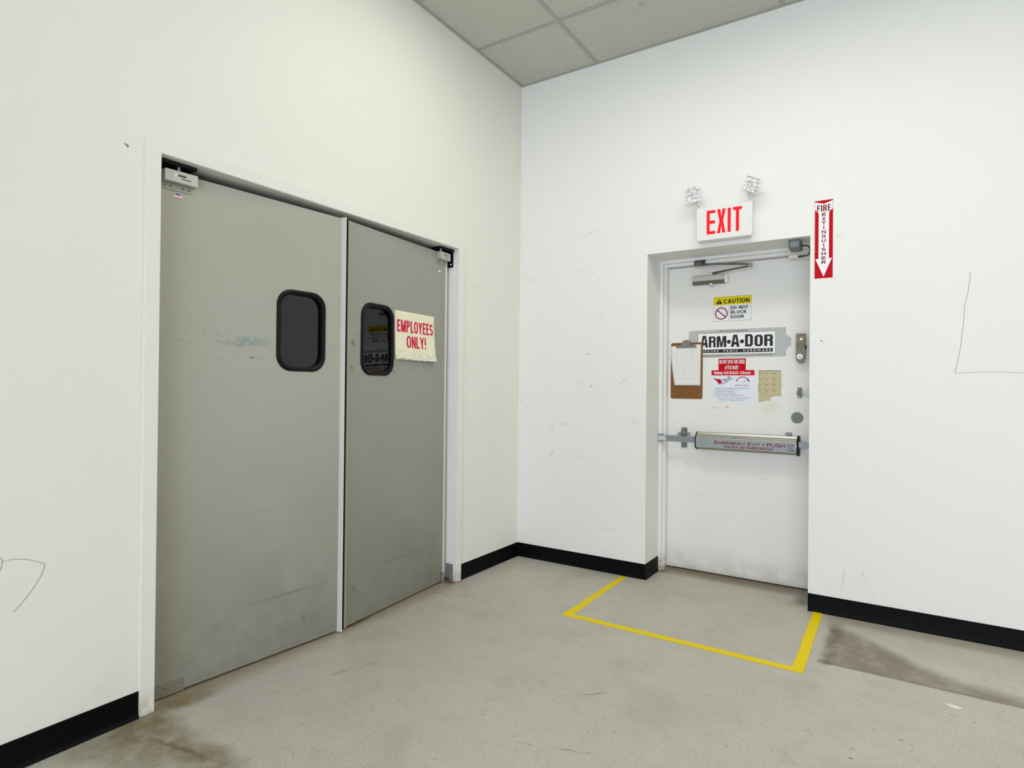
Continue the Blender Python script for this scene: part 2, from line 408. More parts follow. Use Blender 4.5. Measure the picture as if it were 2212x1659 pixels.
def make_leaf(name, left):
    g = (167, 167, 156) if left else (151, 151, 142)
    m = mat(name, g, 0.34, 0, 0.5)
    G = Graph(m); X = G.xyz()
    b0 = lin(g)
    c = G.mix(G.noise(3, 3), tuple(v * 0.96 for v in b0[:3]), tuple(v * 1.04 for v in b0[:3]))
    c = G.mix(G.ramp(G.noise(330, 2, .5), 0.62, 0.75), c, tuple(v * 1.22 for v in b0[:3]))
    c = G.mix(G.ramp(G.noise(300, 2, .5), 0.40, 0.28), c, tuple(v * 0.80 for v in b0[:3]))
    w = G.warp(16, 0.05)
    if left:
        # rubbed teal smear beside the window
        sm = G.math('MULTIPLY', G.blob((0.42, 1.487, 0), (0.12, 0.032, 0.4), (0, 0, 0.03), 0.7, w), G.ramp(G.noise(40, 4, .7), 0.3, 0.6))
        c = G.mix(G.math('MULTIPLY', sm, 0.75), c, lin((106, 140, 142)))
        sm = G.math('MULTIPLY', G.blob((0.30, 1.475, 0), (0.10, 0.02, 0.4), (0, 0, -0.1), 0.8, w), G.ramp(G.noise(30, 4, .7), 0.35, 0.6))
        c = G.mix(G.math('MULTIPLY', sm, 0.5), c, lin((112, 140, 146)))
        sm = G.blob((0.86, 1.475, 0), (0.05, 0.03, 0.4), (0, 0, 0), 0.9, w)
        c = G.mix(G.math('MULTIPLY', sm, 0.35), c, lin((136, 152, 154)))
        for (x, y, rx, ry, ro, st) in ((.20, 1.505, .022, .003, -.7, .6), (.252, 1.515, .04, .003, -.6, .6), (.33, 1.475, .05, .003, -.3, .5), (.315, 1.535, .012, .0025, -1.4, .5),
                                       (.34, 1.41, .03, .003, -.5, .55), (.415, 1.415, .025, .004, -.2, .6), (.46, 1.41, .05, .003, .05, .4), (.27, 1.41, .03, .003, -.3, .35),
                                       (.12, 1.47, .08, .0025, -.05, .35), (.48, 1.535, .01, .004, 0, .5)):
            c = G.mix(G.math('MULTIPLY', G.blob((x, y, 0), (rx, ry, 0.4), (0, 0, ro), 0.8, w), st), c, lin((104, 104, 98)))
        w2 = G.warp(25, 0.010)
        c = G.mix(G.math('MULTIPLY', G.blob((.62, .280, 0), (.36, .009, 0.4), (0, 0, 0.0), 0.9, w2), 0.6), c, lin((104, 104, 97)))
        c = G.mix(G.math('MULTIPLY', G.blob((.70, .14, 0), (.02, .03, 0.4), (0, 0, 0.0), 0.7, w), 0.5), c, lin((90, 88, 80)))
        c = G.mix(G.math('MULTIPLY', G.blob((.5, .70, 0), (.45, .006, 0.4), (0, 0, 0.0), 0.9, w2), 0.18), c, lin((100, 100, 94)))
    else:
        sm = G.blob((.6, 1.42, 0), (.30, .05, 0.4), (0, 0, 0), 0.8, w)
        c = G.mix(G.math('MULTIPLY', sm, 0.3), c, lin((126, 140, 138)))
        for (x, y, rx, ry) in ((.04, 1.52, .018, .02), (.05, 1.47, .014, .008), (.065, 1.56, .006, .02), (.03, 1.38, .02, .01), (.36, 1.37, .06, .01)):
            c = G.mix(G.math('MULTIPLY', G.blob((x, y, 0), (rx, ry, 0.4), (0, 0, 0), 0.8, w), 0.6), c, lin((96, 94, 82)))
        c = G.mix(G.math('MULTIPLY', G.blob((.42, .272, 0), (.45, .010, 0.4), (0, 0, 0.0), 0.9, G.warp(25, 0.010)), 0.55), c, lin((112, 110, 100)))
        c = G.mix(G.math('MULTIPLY', G.blob((.06, .2, 0), (.03, .02, 0.4), (0, 0, 0.0), 0.7, w), 0.5), c, lin((100, 84, 66)))
    # mottled tone, darker towards the bottom, then dirt low on the panel
    lower_tone = G.math('MULTIPLY', G.ramp(X[1], 1.45, -0.1), G.ramp(G.noise(2.2, 4, .6), 0.0, 0.62))
    c = G.mix(G.math('MULTIPLY', lower_tone, 0.62), c, lin((122, 121, 110)))
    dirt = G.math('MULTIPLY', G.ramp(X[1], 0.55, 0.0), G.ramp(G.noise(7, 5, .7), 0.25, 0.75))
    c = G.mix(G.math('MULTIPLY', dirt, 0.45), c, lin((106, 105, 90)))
    G.link(c, G.b.inputs['Base Color'])
    G.bump(G.noise(220, 2), 0.08, 0.001)
    return m
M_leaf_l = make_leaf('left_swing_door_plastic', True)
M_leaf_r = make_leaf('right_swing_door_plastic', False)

def make_floor():
    m = mat('speckled_sheet_floor', (168, 163, 148), 0.42, 0, 0.4)
    G = Graph(m); X = G.xyz()
    c = G.mix(G.ramp(G.noise(1.1, 4), 0.3, 0.7), lin((178, 175, 167)), lin((186, 182, 171)))
    c = G.mix(G.ramp(G.noise(150, 2, .5), 0.50, 0.66), c, lin((199, 196, 186)))
    c = G.mix(G.ramp(G.noise(165, 3, .6), 0.46, 0.32), c, lin((154, 152, 142)))
    c = G.mix(G.ramp(G.noise(42, 3, .6, G.map(scale=(1.6, 1, 1), rot=(0, 0, .6))), 0.62, 0.76), c, lin((152, 151, 143)))
    c = G.mix(G.ramp(G.noise(70, 2, .5, G.map(loc=(3, 1, 0), scale=(2, .8, 1), rot=(0, 0, -.5))), 0.68, 0.78), c, lin((132, 130, 122)))
    # walked-in grime, large soft blotches
    g = G.ramp(G.noise(2.3, 5, .6), 0.46, 0.70)
    c = G.mix(G.math('MULTIPLY', g, 0.24), c, lin((142, 134, 113)))
    g = G.ramp(G.noise(9, 5, .65), 0.50, 0.74)
    c = G.mix(G.math('MULTIPLY', g, 0.22), c, lin((146, 139, 120)))
    w = G.warp(5, 0.13); w2 = G.warp(22, 0.035); mott = G.math('ADD', G.math('MULTIPLY', G.ramp(G.noise(15, 5, .7), 0.32, 0.6), .5), .5)
    brown = lin((114, 101, 67)); dark = lin((88, 76, 52))
    # grime at the foot of the double door
    for (x, y, rx, ry, ro, st) in ((0.06, -2.74, 0.20, 0.12, 0.2, .95), (0.26, -2.76, 0.30, 0.14, 0.1, .8), (0.48, -2.73, 0.26, 0.09, -.1, .7), (0.02, -2.58, 0.10, 0.20, 0, .85),
                                   (0.30, -2.88, 0.36, 0.12, 0, .6), (0.12, -2.95, 0.2, 0.12, 0, .45), (0.10, -2.83, 0.17, 0.09, 0, .7)):
        c = G.mix(G.math('MULTIPLY', G.math('MULTIPLY', G.blob((x, y, 0), (rx, ry, 1), (0, 0, ro), 0.85, w), st), mott), c, brown)
    c = G.mix(G.math('MULTIPLY', G.blob((0.33, -2.755, 0), (0.24, 0.016, 1), (0, 0, .17), 0.8, w2), .55), c, dark)
    edge = G.math('MULTIPLY', G.ramp(X[0], 0.11, -0.02), G.math('MULTIPLY', G.ramp(X[1], -2.72, -2.6), G.ramp(X[1], -0.70, -0.76)))
    c = G.mix(G.math('MULTIPLY', edge, 0.6), c, lin((136, 115, 86)))
    c = G.mix(G.math('MULTIPLY', G.blob((-0.01, -1.62, 0), (0.035, 0.14, 1), (0, 0, 0), 0.7, w2), .7), c, lin((112, 92, 56)))
    c = G.mix(G.math('MULTIPLY', G.blob((-0.02, -0.78, 0), (0.06, 0.07, 1), (0, 0, 0), 0.7, w2), .8), c, lin((92, 74, 50)))
    for (x, y, rx, ry, ro, st) in ((0.41, -1.93, 0.09, 0.014, 1.25, .4), (0.36, -2.04, 0.07, 0.018, 1.2, .35), (0.08, -0.99, 0.10, 0.009, 0, .55), (0.2, -0.93, 0.05, 0.012, .3, .3), (0.40, -0.97, .05, .015, -.2, .35)):
        c = G.mix(G.math('MULTIPLY', G.blob((x, y, 0), (rx, ry, 1), (0, 0, ro), 0.8, w2), st), c, lin((122, 106, 80)))
    # rectangular outline of an old fixture on the floor by the right wall
    def box_in(x0, x1, y0, y1, s):
        return G.math('MULTIPLY', G.math('MULTIPLY', G.ramp(X[0], x0 - s, x0 + s), G.ramp(X[0], x1 + s, x1 - s)), G.math('MULTIPLY', G.ramp(X[1], y0 - s, y0 + s), G.ramp(X[1], y1 + s, y1 - s)))
    Xw = G.nt.nodes.new('ShaderNodeSeparateXYZ'); G.link(G.warp(9, 0.05), Xw.inputs[0]); Xs = X; X = Xw.outputs
    blot = G.ramp(G.noise(8, 5, .65), 0.25, 0.6)
    thr = G.ramp(X[0], 2.14, 2.80, 0.50, 0.085)
    yy = G.math('SUBTRACT', G.math('ADD', X[1], 0.70), thr)
    wedge = G.math('MULTIPLY', G.math('MULTIPLY', G.ramp(yy, 0.06, -0.07), G.ramp(X[1], -0.725, -0.685)), G.ramp(X[0], 2.14, 2.19))
    wedge = G.math('MULTIPLY', wedge, G.math('ADD', G.math('MULTIPLY', blot, .45), .5))
    c = G.mix(G.math('MULTIPLY', wedge, .85), c, lin((110, 97, 78)))
    c = G.mix(G.math('MULTIPLY', G.math('MULTIPLY', box_in(2.15, 2.21, -0.70, -0.12, 0.025), blot), .5), c, lin((92, 82, 66)))
    c = G.mix(G.math('MULTIPLY', box_in(2.13, 4.2, -0.13, -0.0, 0.04), .4), c, lin((134, 122, 96)))
    X = Xs
    c = G.mix(G.math('MULTIPLY', box_in(2.16, 4.2, -0.715, -0.695, 0.006), .6), c, lin((92, 78, 58)))
    c = G.mix(G.math('MULTIPLY', G.blob((2.17, -0.70, 0), (0.05, 0.05, 1), (0, 0, 0), .8, w2), .6), c, lin((96, 80, 58)))
    # dirt along the exit door threshold and its recess corners
    c = G.mix(G.math('MULTIPLY', box_in(1.0, 2.02, 0.22, 0.34, 0.03), .5), c, lin((112, 96, 76)))
    c = G.mix(G.math('MULTIPLY', G.blob((1.98, 0.16, 0), (0.09, 0.18, 1), (0, 0, -.3), .8, w), .65), c, lin((84, 78, 58)))
    c = G.mix(G.math('MULTIPLY', G.blob((1.05, 0.25, 0), (0.09, 0.07, 1), (0, 0, 0), .8, w), .6), c, lin((104, 94, 70)))
    # single marks
    for (x, y, rx, ry, ro, st, k) in ((2.656, -0.848, 0.045, 0.019, -.1, .95, (232, 232, 226)), (1.39, -1.585, 0.075, 0.006, .8, .6, (92, 92, 86)), (1.5, -1.99, 0.10, 0.004, .35, .55, (92, 90, 82)),
                                      (1.34, -2.05, .03, .004, .2, .5, (90, 88, 80)), (2.325, -1.489, .01, .009, 0, .7, (70, 68, 64)), (2.481, -1.258, .012, .007, .3, .6, (84, 82, 76)), (0.9, -1.1, .008, .008, 0, .5, (90, 90, 84)),
                                      (1.25, -0.35, .02, .008, .2, .4, (104, 104, 98))):
        c = G.mix(G.math('MULTIPLY', G.blob((x, y, 0), (rx, ry, 1), (0, 0, ro), 0.6, w2), st), c, lin(k))
    G.link(c, G.b.inputs['Base Color'])
    rr = G.ramp(G.noise(3, 3), 0.3, 0.7, 0.38, 0.52); G.link(rr, G.b.inputs['Roughness'])
    G.bump(G.noise(90, 2), 0.05, 0.001)
    return m
M_floor = make_floor()

def make_tile():
    m = mat('mineral_fibre_tile', (206, 204, 190), 0.9, 0, 0.1)
    G = Graph(m)
    c = G.mix(G.ramp(G.noise(110, 3, .6), 0.42, 0.30), lin((194, 195, 185)), lin((138, 137, 126)))
    c = G.mix(G.ramp(G.noise(170, 2, .5), 0.62, 0.70), c, lin((206, 206, 198)))
    G.link(c, G.b.inputs['Base Color']); G.bump(G.noise(110, 3), 0.4, 0.003)
    return m
M_tile = make_tile()
M_grid = mat('ceiling_grid_metal', (164, 167, 158), 0.5, 0, 0.4)
M_base = mat('black_vinyl_base', (4, 5, 7), 0.5, 0, 0.1, noise=(20, 0.5))
M_white = mat('white_plastic', (226, 226, 222), 0.4, 0, 0.45)
M_alu = mat('brushed_aluminium', (176, 174, 166), 0.34, 1.0)
M_steel = mat('galvanised_steel', (150, 154, 158), 0.42, 0.9, noise=(25, 0.15))
M_edge = mat('light_metal_edging', (208, 207, 200), 0.5, 0.05)
M_chrome = mat('chrome', (225, 228, 232), 0.12, 1.0)
M_black = mat('black_rubber', (8, 9, 10), 0.5, 0, 0.2)
M_blackmetal = mat('black_metal', (8, 8, 9), 0.6, 0, 0.3)
M_ink = mat('black_ink', (7, 7, 11), 0.5, 0, 0.4)
M_grey_ink = mat('grey_ink', (150, 150, 150), 0.55, 0, 0.12)
M_dark_text = mat('dark_grey_ink', (62, 64, 70), 0.55, 0, 0.12)
M_white_ink = mat('white_ink', (236, 236, 234), 0.55, 0, 0.12)
M_red = mat('red_ink', (186, 6, 26), 0.55, 0, 0.12)
M_red2 = mat('bright_red_ink', (204, 32, 38), 0.55, 0, 0.12)
M_maroon = mat('maroon_ink', (122, 22, 40), 0.55, 0, 0.12)
M_dkred = mat('dark_red_ink', (120, 30, 44), 0.55, 0, 0.12)
M_pink = mat('crimson_ink', (204, 18, 72), 0.55, 0, 0.12)
M_yellow = mat('yellow_ink', (226, 205, 8), 0.55, 0, 0.12)
M_sticker = mat('white_vinyl_sticker', (228, 229, 230), 0.55, 0, 0.12)
M_silver = mat('silver_vinyl_sticker', (178, 180, 174), 0.4, 0.0, noise=(12, 0.04))
M_gray = mat('grey_disc_paint', (116, 122, 116), 0.5, 0, 0.4)

def make_tape():
    m = mat('yellow_floor_tape', (226, 202, 0), 0.5, 0, 0.15)
    G = Graph(m)
    c = G.mix(G.ramp(G.noise(40, 4, .7), 0.58, 0.72), lin((230, 204, 0)), lin((206, 180, 4)))
    G.link(c, G.b.inputs['Base Color']); G.bump(G.noise(60, 3), 0.2, 0.001)
    return m
M_tape = make_tape()

def make_glass():
    m = bpy.data.materials.new('door_glazing'); m.use_nodes = True
    nt = m.node_tree; b = nt.nodes['Principled BSDF']
    b.inputs['Base Color'].default_value = (0.10, 0.105, 0.105, 1); b.inputs['Roughness'].default_value = 0.0
    b.inputs['Transmission Weight'].default_value = 1.0; b.inputs['IOR'].default_value = 1.5
    G = Graph(m); G.bump(G.noise(4, 1), 0.015, 0.01)
    return m
M_glass = make_glass()
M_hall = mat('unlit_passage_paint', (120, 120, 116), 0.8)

# ------------------------------------------------------------------ the room
T = 0.16
def structure(o, label, cat='wall'):
    return tag(o, label, cat, kind='structure')

b = MB(); b.prism([(YF, 0), (YA + 0.03, 0), (YA + 0.03, HC - 0.03), (YB - 0.03, HC - 0.03), (YB - 0.03, 0), (0.0, 0), (0.0, H + 0.2), (YF, H + 0.2)], -T, 0.0, axis=0)
structure(b.build('wall_left', M_wall_l, smooth=False), 'white painted wall around the grey double swing doors')
b = MB(); b.prism([(-T, 0), (XL, 0), (XL, HR), (XRR, HR), (XRR, 0), (XR + T, 0), (XR + T, H + 0.2), (-T, H + 0.2)], 0.0, 0.42, axis=1)
structure(b.build('wall_back', M_wall_b, smooth=False), 'white scuffed wall with the recessed exit door')
b = MB(); b.box(XR, YF, 0, XR + T, 0.0, H + 0.2)
structure(b.build('wall_right', M_wall, smooth=False), 'plain grey wall far to the right behind the camera')
wx0, wx1, wz0, wz1 = 0.9, 6.3, 0.3, 2.7
b = MB()
n_out = [(-T, 0), (XR + T, 0), (XR + T, H + 0.2), (-T, H + 0.2)]; n_in = [(wx0, wz0), (wx1, wz0), (wx1, wz1), (wx0, wz1)]
b.ring(n_out, n_in, YF - T, YF); b.v = [(v[0], v[2], v[1]) for v in b.v]
structure(b.build('wall_front', M_wall, smooth=False), 'plain grey wall behind the camera with the shop window')
b = MB(); b.ring([(wx0, wz0), (wx1, wz0), (wx1, wz1), (wx0, wz1)], [(wx0 + .06, wz0 + .06), (wx1 - .06, wz0 + .06), (wx1 - .06, wz1 - .06), (wx0 + .06, wz1 - .06)], YF - 0.12, YF - 0.04)
b.v = [(v[0], v[2], v[1]) for v in b.v]
win = structure(b.build('window_1', M_alu, smooth=False), 'wide metal framed shop window behind the camera', 'window')
MB().box(wx0 + .06, YF - 0.085, wz0 + .06, wx1 - .06, YF - 0.075, wz1 - .06).build('pane', M_white, win, smooth=False)

b = MB(); b.box(-1.6, YF - T, -0.1, XR + T, 0.5, 0.0)
structure(b.build('floor', M_floor, smooth=False), 'speckled beige sheet floor with brown grime by the doors', 'floor')

# ceiling: slab with openings for the lamps, a T-bar grid and wall angles
xs = sorted({-T, XR + T} | {v for tx, _ in TROFFERS for v in (tx - 0.59, tx + 0.59)})
ys = sorted({YF - T, 0.42} | {v for _, ty in TROFFERS for v in (ty - 0.285, ty + 0.285)})
b = MB(); idx = {}; vs = []; fs = []
for i, x in enumerate(xs):
    for j, y in enumerate(ys):
        idx[i, j] = len(vs); vs.append((x, y, H))
for i in range(len(xs) - 1):
    for j in range(len(ys) - 1):
        cx, cy = (xs[i] + xs[i + 1]) / 2, (ys[j] + ys[j + 1]) / 2
        if any(abs(cx - tx) < 0.1 and abs(cy - ty) < 0.1 for tx, ty in TROFFERS): continue
        fs.append((idx[i, j], idx[i, j + 1], idx[i + 1, j + 1], idx[i + 1, j]))
bm = bmesh.new(); bv = [bm.verts.new(v) for v in vs]
for f in fs: bm.faces.new([bv[k] for k in f])
ext = bmesh.ops.extrude_face_region(bm, geom=bm.faces[:])
bmesh.ops.translate(bm, verts=[g for g in ext['geom'] if isinstance(g, bmesh.types.BMVert)], vec=(0, 0, 0.06))
for v in [v for v in bm.verts if not v.link_faces]: bm.verts.remove(v)
bmesh.ops.recalc_face_normals(bm, faces=bm.faces)
me = bpy.data.meshes.new('ceiling'); bm.to_mesh(me); bm.free(); me.materials.append(M_tile)
ceil = bpy.data.objects.new('ceiling', me); COL.objects.link(ceil)
structure(ceil, 'pale speckled tile ceiling hung in a metal grid', 'ceiling')
b = MB()
g = 0.012
gx = [0.641 + 1.22 * k for k in range(-0, 6) if 0.641 + 1.22 * k < XR]
gy = [-0.598 - 0.61 * k for k in range(0, 15) if -0.598 - 0.61 * k > YF]
for x in gx: b.box(x - g, YF, H - 0.004, x + g, 0.0, H + 0.002)
for y in gy: b.box(0.0, y - g, H - 0.0035, XR, y + g, H + 0.002)
b.box(0.0, YF, H - 0.005, 0.022, 0.0, H + 0.002); b.box(0.0, -0.022, H - 0.0045, XR, 0.0, H + 0.002)
b.build('ceiling_grid', M_grid, ceil, smooth=False)
MB().annulus((1.146, -0.4685), 0.012, 0.019, 24, H - 0.001).build('ceiling_plug', M_grid, ceil, smooth=False)
M_house = mat('lamp_housing', (235, 235, 230), 0.5)
for tx, ty in TROFFERS:
    MB().box(tx - 0.6, ty - 0.3, H + 0.06, tx + 0.6, ty + 0.3, H + 0.075).build('lamp_housing', M_house, ceil, smooth=False)

# baseboards: cove profile swept along the foot of the walls
PROF = [(0.0, 0.0), (0.014, 0.0), (0.0135, 0.002), (0.009, 0.006), (0.0055, 0.013), (0.004, 0.022), (0.004, 0.1), (0.003, 0.1012), (0.0, 0.1012)]
def baseboard(name, path, label):
    P = [Vector(p) for p in path]; loops = []
    for i, p in enumerate(P):
        d0 = (p - P[i - 1]).normalized() if i else (P[1] - p).normalized()
        d1 = (P[i + 1] - p).normalized() if i < len(P) - 1 else d0
        n0 = Vector((d0.y, -d0.x)); n1 = Vector((d1.y, -d1.x))
        m = (n0 + n1) / (1 + n0.dot(n1))
        loops.append([(p.x + m.x * a, p.y + m.y * a, z) for a, z in PROF])
    b = MB(); b.loft(loops)
    return structure(b.build(name, M_base), label, 'baseboard')
baseboard('baseboard_left', [(0.0, YF), (0.0, YA - 0.001)], 'black vinyl baseboard on the left wall in front of the double doors')
baseboard('baseboard_corner', [(0.0, YB + 0.001), (0.0, 0.0), (XL, 0.0), (XL, 0.249)], 'black vinyl baseboard turning through the room corner to the exit door')
baseboard('baseboard_right', [(XRR, 0.0), (XR, 0.0)], 'black vinyl baseboard on the wall right of the exit door')

# marks drawn on the walls
M_pencil = mat('pencil_line', (134, 136, 138), 0.7)
M_bpencil = mat('blue_grey_pencil', (128, 134, 150), 0.7)
def smooth_line(pts, k=6):
    out = []
    for i in range(len(pts) - 1):
        p0 = pts[max(i - 1, 0)]; p1 = pts[i]; p2 = pts[i + 1]; p3 = pts[min(i + 2, len(pts) - 1)]
        for q in range(k):
            t = q / k
            out.append(tuple(0.5 * (2 * p1[a] + (p2[a] - p0[a]) * t + (2 * p0[a] - 5 * p1[a] + 4 * p2[a] - p3[a]) * t * t + (3 * p1[a] - p0[a] - 3 * p2[a] + p3[a]) * t ** 3) for a in (0, 1)))
    return out + [pts[-1]]
WB = frame((0, 0, 0), (1, 0, 0)); WL = frame((0, 0, 0), (0, 1, 0))
wl = bpy.data.objects['wall_left']; wb = bpy.data.objects['wall_back']
def wallmark(name, pts, w, M, m, par, lab=None):
    b = MB(); b.ribbon(pts, w * .75, 0.0006); b.xf(M)
    o = b.build(name, m, par, smooth=False, fix=False)
    if lab: o['label'] = lab
wallmark('pencil_mark', smooth_line([(-3.2, .735), (-3.175, .722), (-3.163, .706), (-3.164, .688), (-3.172, .665), (-3.2, .62)]), 0.0022, WL, M_pencil, wl)
wallmark('pencil_mark', smooth_line([(-3.163, .701), (-3.135, .702), (-3.10, .694), (-3.063, .677), (-3.045, .664)]) , 0.0018, WL, M_pencil, wl)
wallmark('pencil_mark', smooth_line([(-3.045, .664), (-3.048, .650), (-3.060, .619), (-3.092, .570), (-3.130, .527)]), 0.0024, WL, M_pencil, wl)
wallmark('pencil_mark', smooth_line([(2.762, 1.914), (2.769, 1.897), (2.760, 1.811), (2.747, 1.740), (2.741, 1.643), (2.728, 1.510), (2.707, 1.387)]), 0.0026, WB, M_bpencil, wb)
wallmark('pencil_mark', smooth_line([(2.707, 1.387), (2.798, 1.391), (2.892, 1.392), (2.986, 1.386), (3.1, 1.375)]), 0.0020, WB, M_pencil, wb)
b = MB(); b.disc((2.078, 1.579), 0.0035, 12, 0.0006); b.xf(WB); b.build('screw_hole', M_blackmetal, wb, smooth=False)
for y, z in ((-0.602, 1.982), (-0.543, 1.984), (-0.602, 1.953), (-0.537, 1.949)):
    b = MB(); b.disc((y, z), 0.003, 10, 0.0006); b.xf(WL); b.build('screw_hole', M_dark_text, wl, smooth=False)
b = MB(); b.poly([(-2.817, 2.197), (-2.803, 2.196), (-2.796, 2.190), (-2.799, 2.184), (-2.805, 2.186), (-2.808, 2.192)], 0.0006); b.xf(WL)
b.build('paint_chip', mat('bare_brown_board', (150, 116, 92), 0.8), wl, smooth=False)

# passage behind the double doors, unlit
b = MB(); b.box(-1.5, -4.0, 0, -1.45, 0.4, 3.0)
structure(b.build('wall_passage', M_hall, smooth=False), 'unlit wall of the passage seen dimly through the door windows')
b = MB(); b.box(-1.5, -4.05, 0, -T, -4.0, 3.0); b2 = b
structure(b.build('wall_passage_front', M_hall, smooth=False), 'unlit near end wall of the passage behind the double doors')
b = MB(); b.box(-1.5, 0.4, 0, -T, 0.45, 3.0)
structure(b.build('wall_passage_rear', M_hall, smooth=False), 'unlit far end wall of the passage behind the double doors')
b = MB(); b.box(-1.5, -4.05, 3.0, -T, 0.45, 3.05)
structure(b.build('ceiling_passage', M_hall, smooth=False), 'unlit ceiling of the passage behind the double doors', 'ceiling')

# ------------------------------------------------------------------ double door casing
e = 0.012
FD = -0.155
tr = thing('trim_1', (0, 0, 0), 'white painted steel frame around the grey double swing doors', 'door frame', kind='structure')
M_cas = mat('casing_paint', (229, 229, 222), 0.5, 0, 0.35)
G = Graph(M_cas); X = G.xyz()
c = G.mix(G.noise(5, 3), lin((226, 226, 219)), lin((232, 232, 225)))
c = G.mix(G.math('MULTIPLY', G.math('MULTIPLY', G.ramp(X[2], .13, .0), G.ramp(G.noise(22, 4, .6), .35, .65)), .6), c, lin((150, 132, 96)))
G.link(c, G.b.inputs['Base Color'])
MB().prism([(YA, 0), (YC, 0), (YC, HO), (YD, HO), (YD, 0), (YB, 0), (YB, HC), (YA, HC)], FD, e, axis=0).build('casing', M_cas, tr, bevel=0.0025)
MB().box(-0.075, YD - 0.003, 0.0, -0.018, YD + 0.001, 0.113).build('jamb_guard', M_gray, tr)
b = MB(); b.box(-0.10, YD - 0.02, 0.0, -0.045, YD - 0.004, 0.02)
b.build('floor_pivot', mat('rusty_metal', (96, 78, 58), 0.7, .3), tr, bevel=0.003)

# ------------------------------------------------------------------ double swing doors
A1, B1 = Vector((-.067, -2.660)), Vector((.00343, -1.76276))
A2, B2 = Vector((.0027, -1.709)), Vector((-.0649, -.823))
LT = 2.165
def swing_frame(A, B):
    d = B - A
    return frame((A.x, A.y, 0.0), (d.x, d.y, 0)), d.length
def window_parts(par, x0, x1, y0, y1, r, pane_tilt):
    w = 0.0215
    out = rrect(x0, y0, x1, y1, r); inn = rrect(x0 + w, y0 + w, x1 - w, y1 - w, r - w * 0.6)
    mid = rrect(x0 + w * .45, y0 + w * .45, x1 - w * .45, y1 - w * .45, r - w * .3)
    b = MB(); n = len(out)
    loops = [[(p[0], p[1], z) for p in l] for l, z in ((out, 0.0), (out, 0.004), (mid, 0.010), (inn, 0.004), (inn, -0.04), (out, -0.04))]
    b.loft(loops, cap=False)
    b.build('window_gasket', M_black, par)
    cx, cy = (x0 + x1) / 2, (y0 + y1) / 2
    b = MB(); b.prism([(p[0] - cx, p[1] - cy) for p in rrect(x0 + .017, y0 + .017, x1 - .017, y1 - .017, r - .012)], -0.003, 0.003)
    o = b.build('window_pane', M_glass, par, smooth=False)
    o.location = (cx, cy, -0.016); o.rotation_euler = pane_tilt
def leaf_panel(par, L, wx0, wx1, wy0, wy1, r, m, zb):
    """panel with a rounded window opening"""
    n = 8
    inner = rrect(wx0 + .006, wy0 + .006, wx1 - .006, wy1 - .006, r - .004, n)
    # outer loop with the same number of points as the opening
    outer = []
    corners = [(L, LT), (0, LT), (0, zb), (L, zb)]
    for c in corners: outer += [c] * (n + 1)
    b = MB(); N = len(inner); vs = []
    for z in (0.0, -0.044):
        vs += [(p[0], p[1], z) for p in corners] + [(p[0], p[1], z) for p in inner]
    q = 4 + N; fs = []
    for k in range(4):
        s0 = 4 + k * (n + 1)
        for base, rev in ((0, False), (q, True)):
            ring = [base + k] + [base + s0 + i for i in range(n + 1)]
            for i in range(n):
                f = (base + k, base + s0 + i, base + s0 + i + 1)
                fs.append(f[::-1] if rev else f)
            k2 = (k + 1) % 4
            f = (base + k, base + s0 + n, base + 4 + k2 * (n + 1), base + k2)
            fs.append(f[::-1] if rev else f)
        k2 = (k + 1) % 4
        fs.append((k, k2, q + k2, q + k))
    for i in range(N):
        j = (i + 1) % N
        fs.append((4 + i, q + 4 + i, q + 4 + j, 4 + j))
    b.add(vs, fs)
    return b.build('door_panel', m, par, smooth=False)

# left leaf
M1, L1 = swing_frame(A1, B1)
d1 = thing('door_1', M1, 'left leaf of the grey swing doors, teal smear beside its window', 'door', kind='structure')
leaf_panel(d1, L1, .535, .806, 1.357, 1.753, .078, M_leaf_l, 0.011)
window_parts(d1, .535, .806, 1.357, 1.753, .078, (0.0, 0.0, 0))
MB().prism([(L1 - .001, -.044), (L1 - .001, .001), (L1 + .0105, .0260), (L1 + .0130, .0255), (L1 + .004, 0.0), (L1 + .004, -.044)], 0.006, 2.170, axis=1).build('edge_guard', M_edge, d1, bevel=0.001)
b = MB(); b.box(.004, .006, 0.0, .131, .057, .004); b.build('pivot_plate', mat('painted_pivot_plate', (128, 127, 114), 0.45), d1, bevel=0.0015)
for x, y in ((.055, .045), (.115, .047)):
    MB().dome((x, y, .004), .006, .003, 12, 3).build('screw', M_steel, d1)
# right leaf
M2, L2 = swing_frame(A2, B2)
d2 = thing('door_2', M2, 'right leaf of the grey swing doors, paper notice beside its window', 'door', kind='structure')
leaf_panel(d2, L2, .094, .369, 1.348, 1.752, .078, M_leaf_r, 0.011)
window_parts(d2, .094, .369, 1.348, 1.752, .078, (-0.02, -0.032, 0))
MB().prism([(-.007, -.005), (-.007, .001), (-.005, .003), (.004, .003), (.004, .0002), (-.0005, .0), (-.0005, -.005)], 0.006, 2.166, axis=1).build('edge_strip', mat('tan_edge_strip', (168, 160, 142), 0.5), d2)
MB().box(-.0068, 0.006, -.044, -.0005, 2.165, -.0055).build('shaded_edge', M_black, d2)  # black edge face, shade of the gap between the leaves put into colour
MB().prism([(L2, -.044), (L2, -.012), (L2 + .004, -.002), (L2 + .014, .003), (L2 + .026, -.002), (L2 + .032, -.014), (L2 + .032, -.044)], 0.006, 2.13, axis=1).build('hinge_stile', M_edge, d2, bevel=0.0008)
MB().cyl((0, 0, 0), .009, .06, 14).xf(Matrix.Translation((L2 - .012, .006, .008)) @ Matrix.Rotation(-math.pi / 2, 4, 'X')).build('bottom_pivot', M_steel, d2)
MB().dome((.825, 2.041, 0), .011, .007, 18, 4).build('bolt_cap', M_chrome, d2)

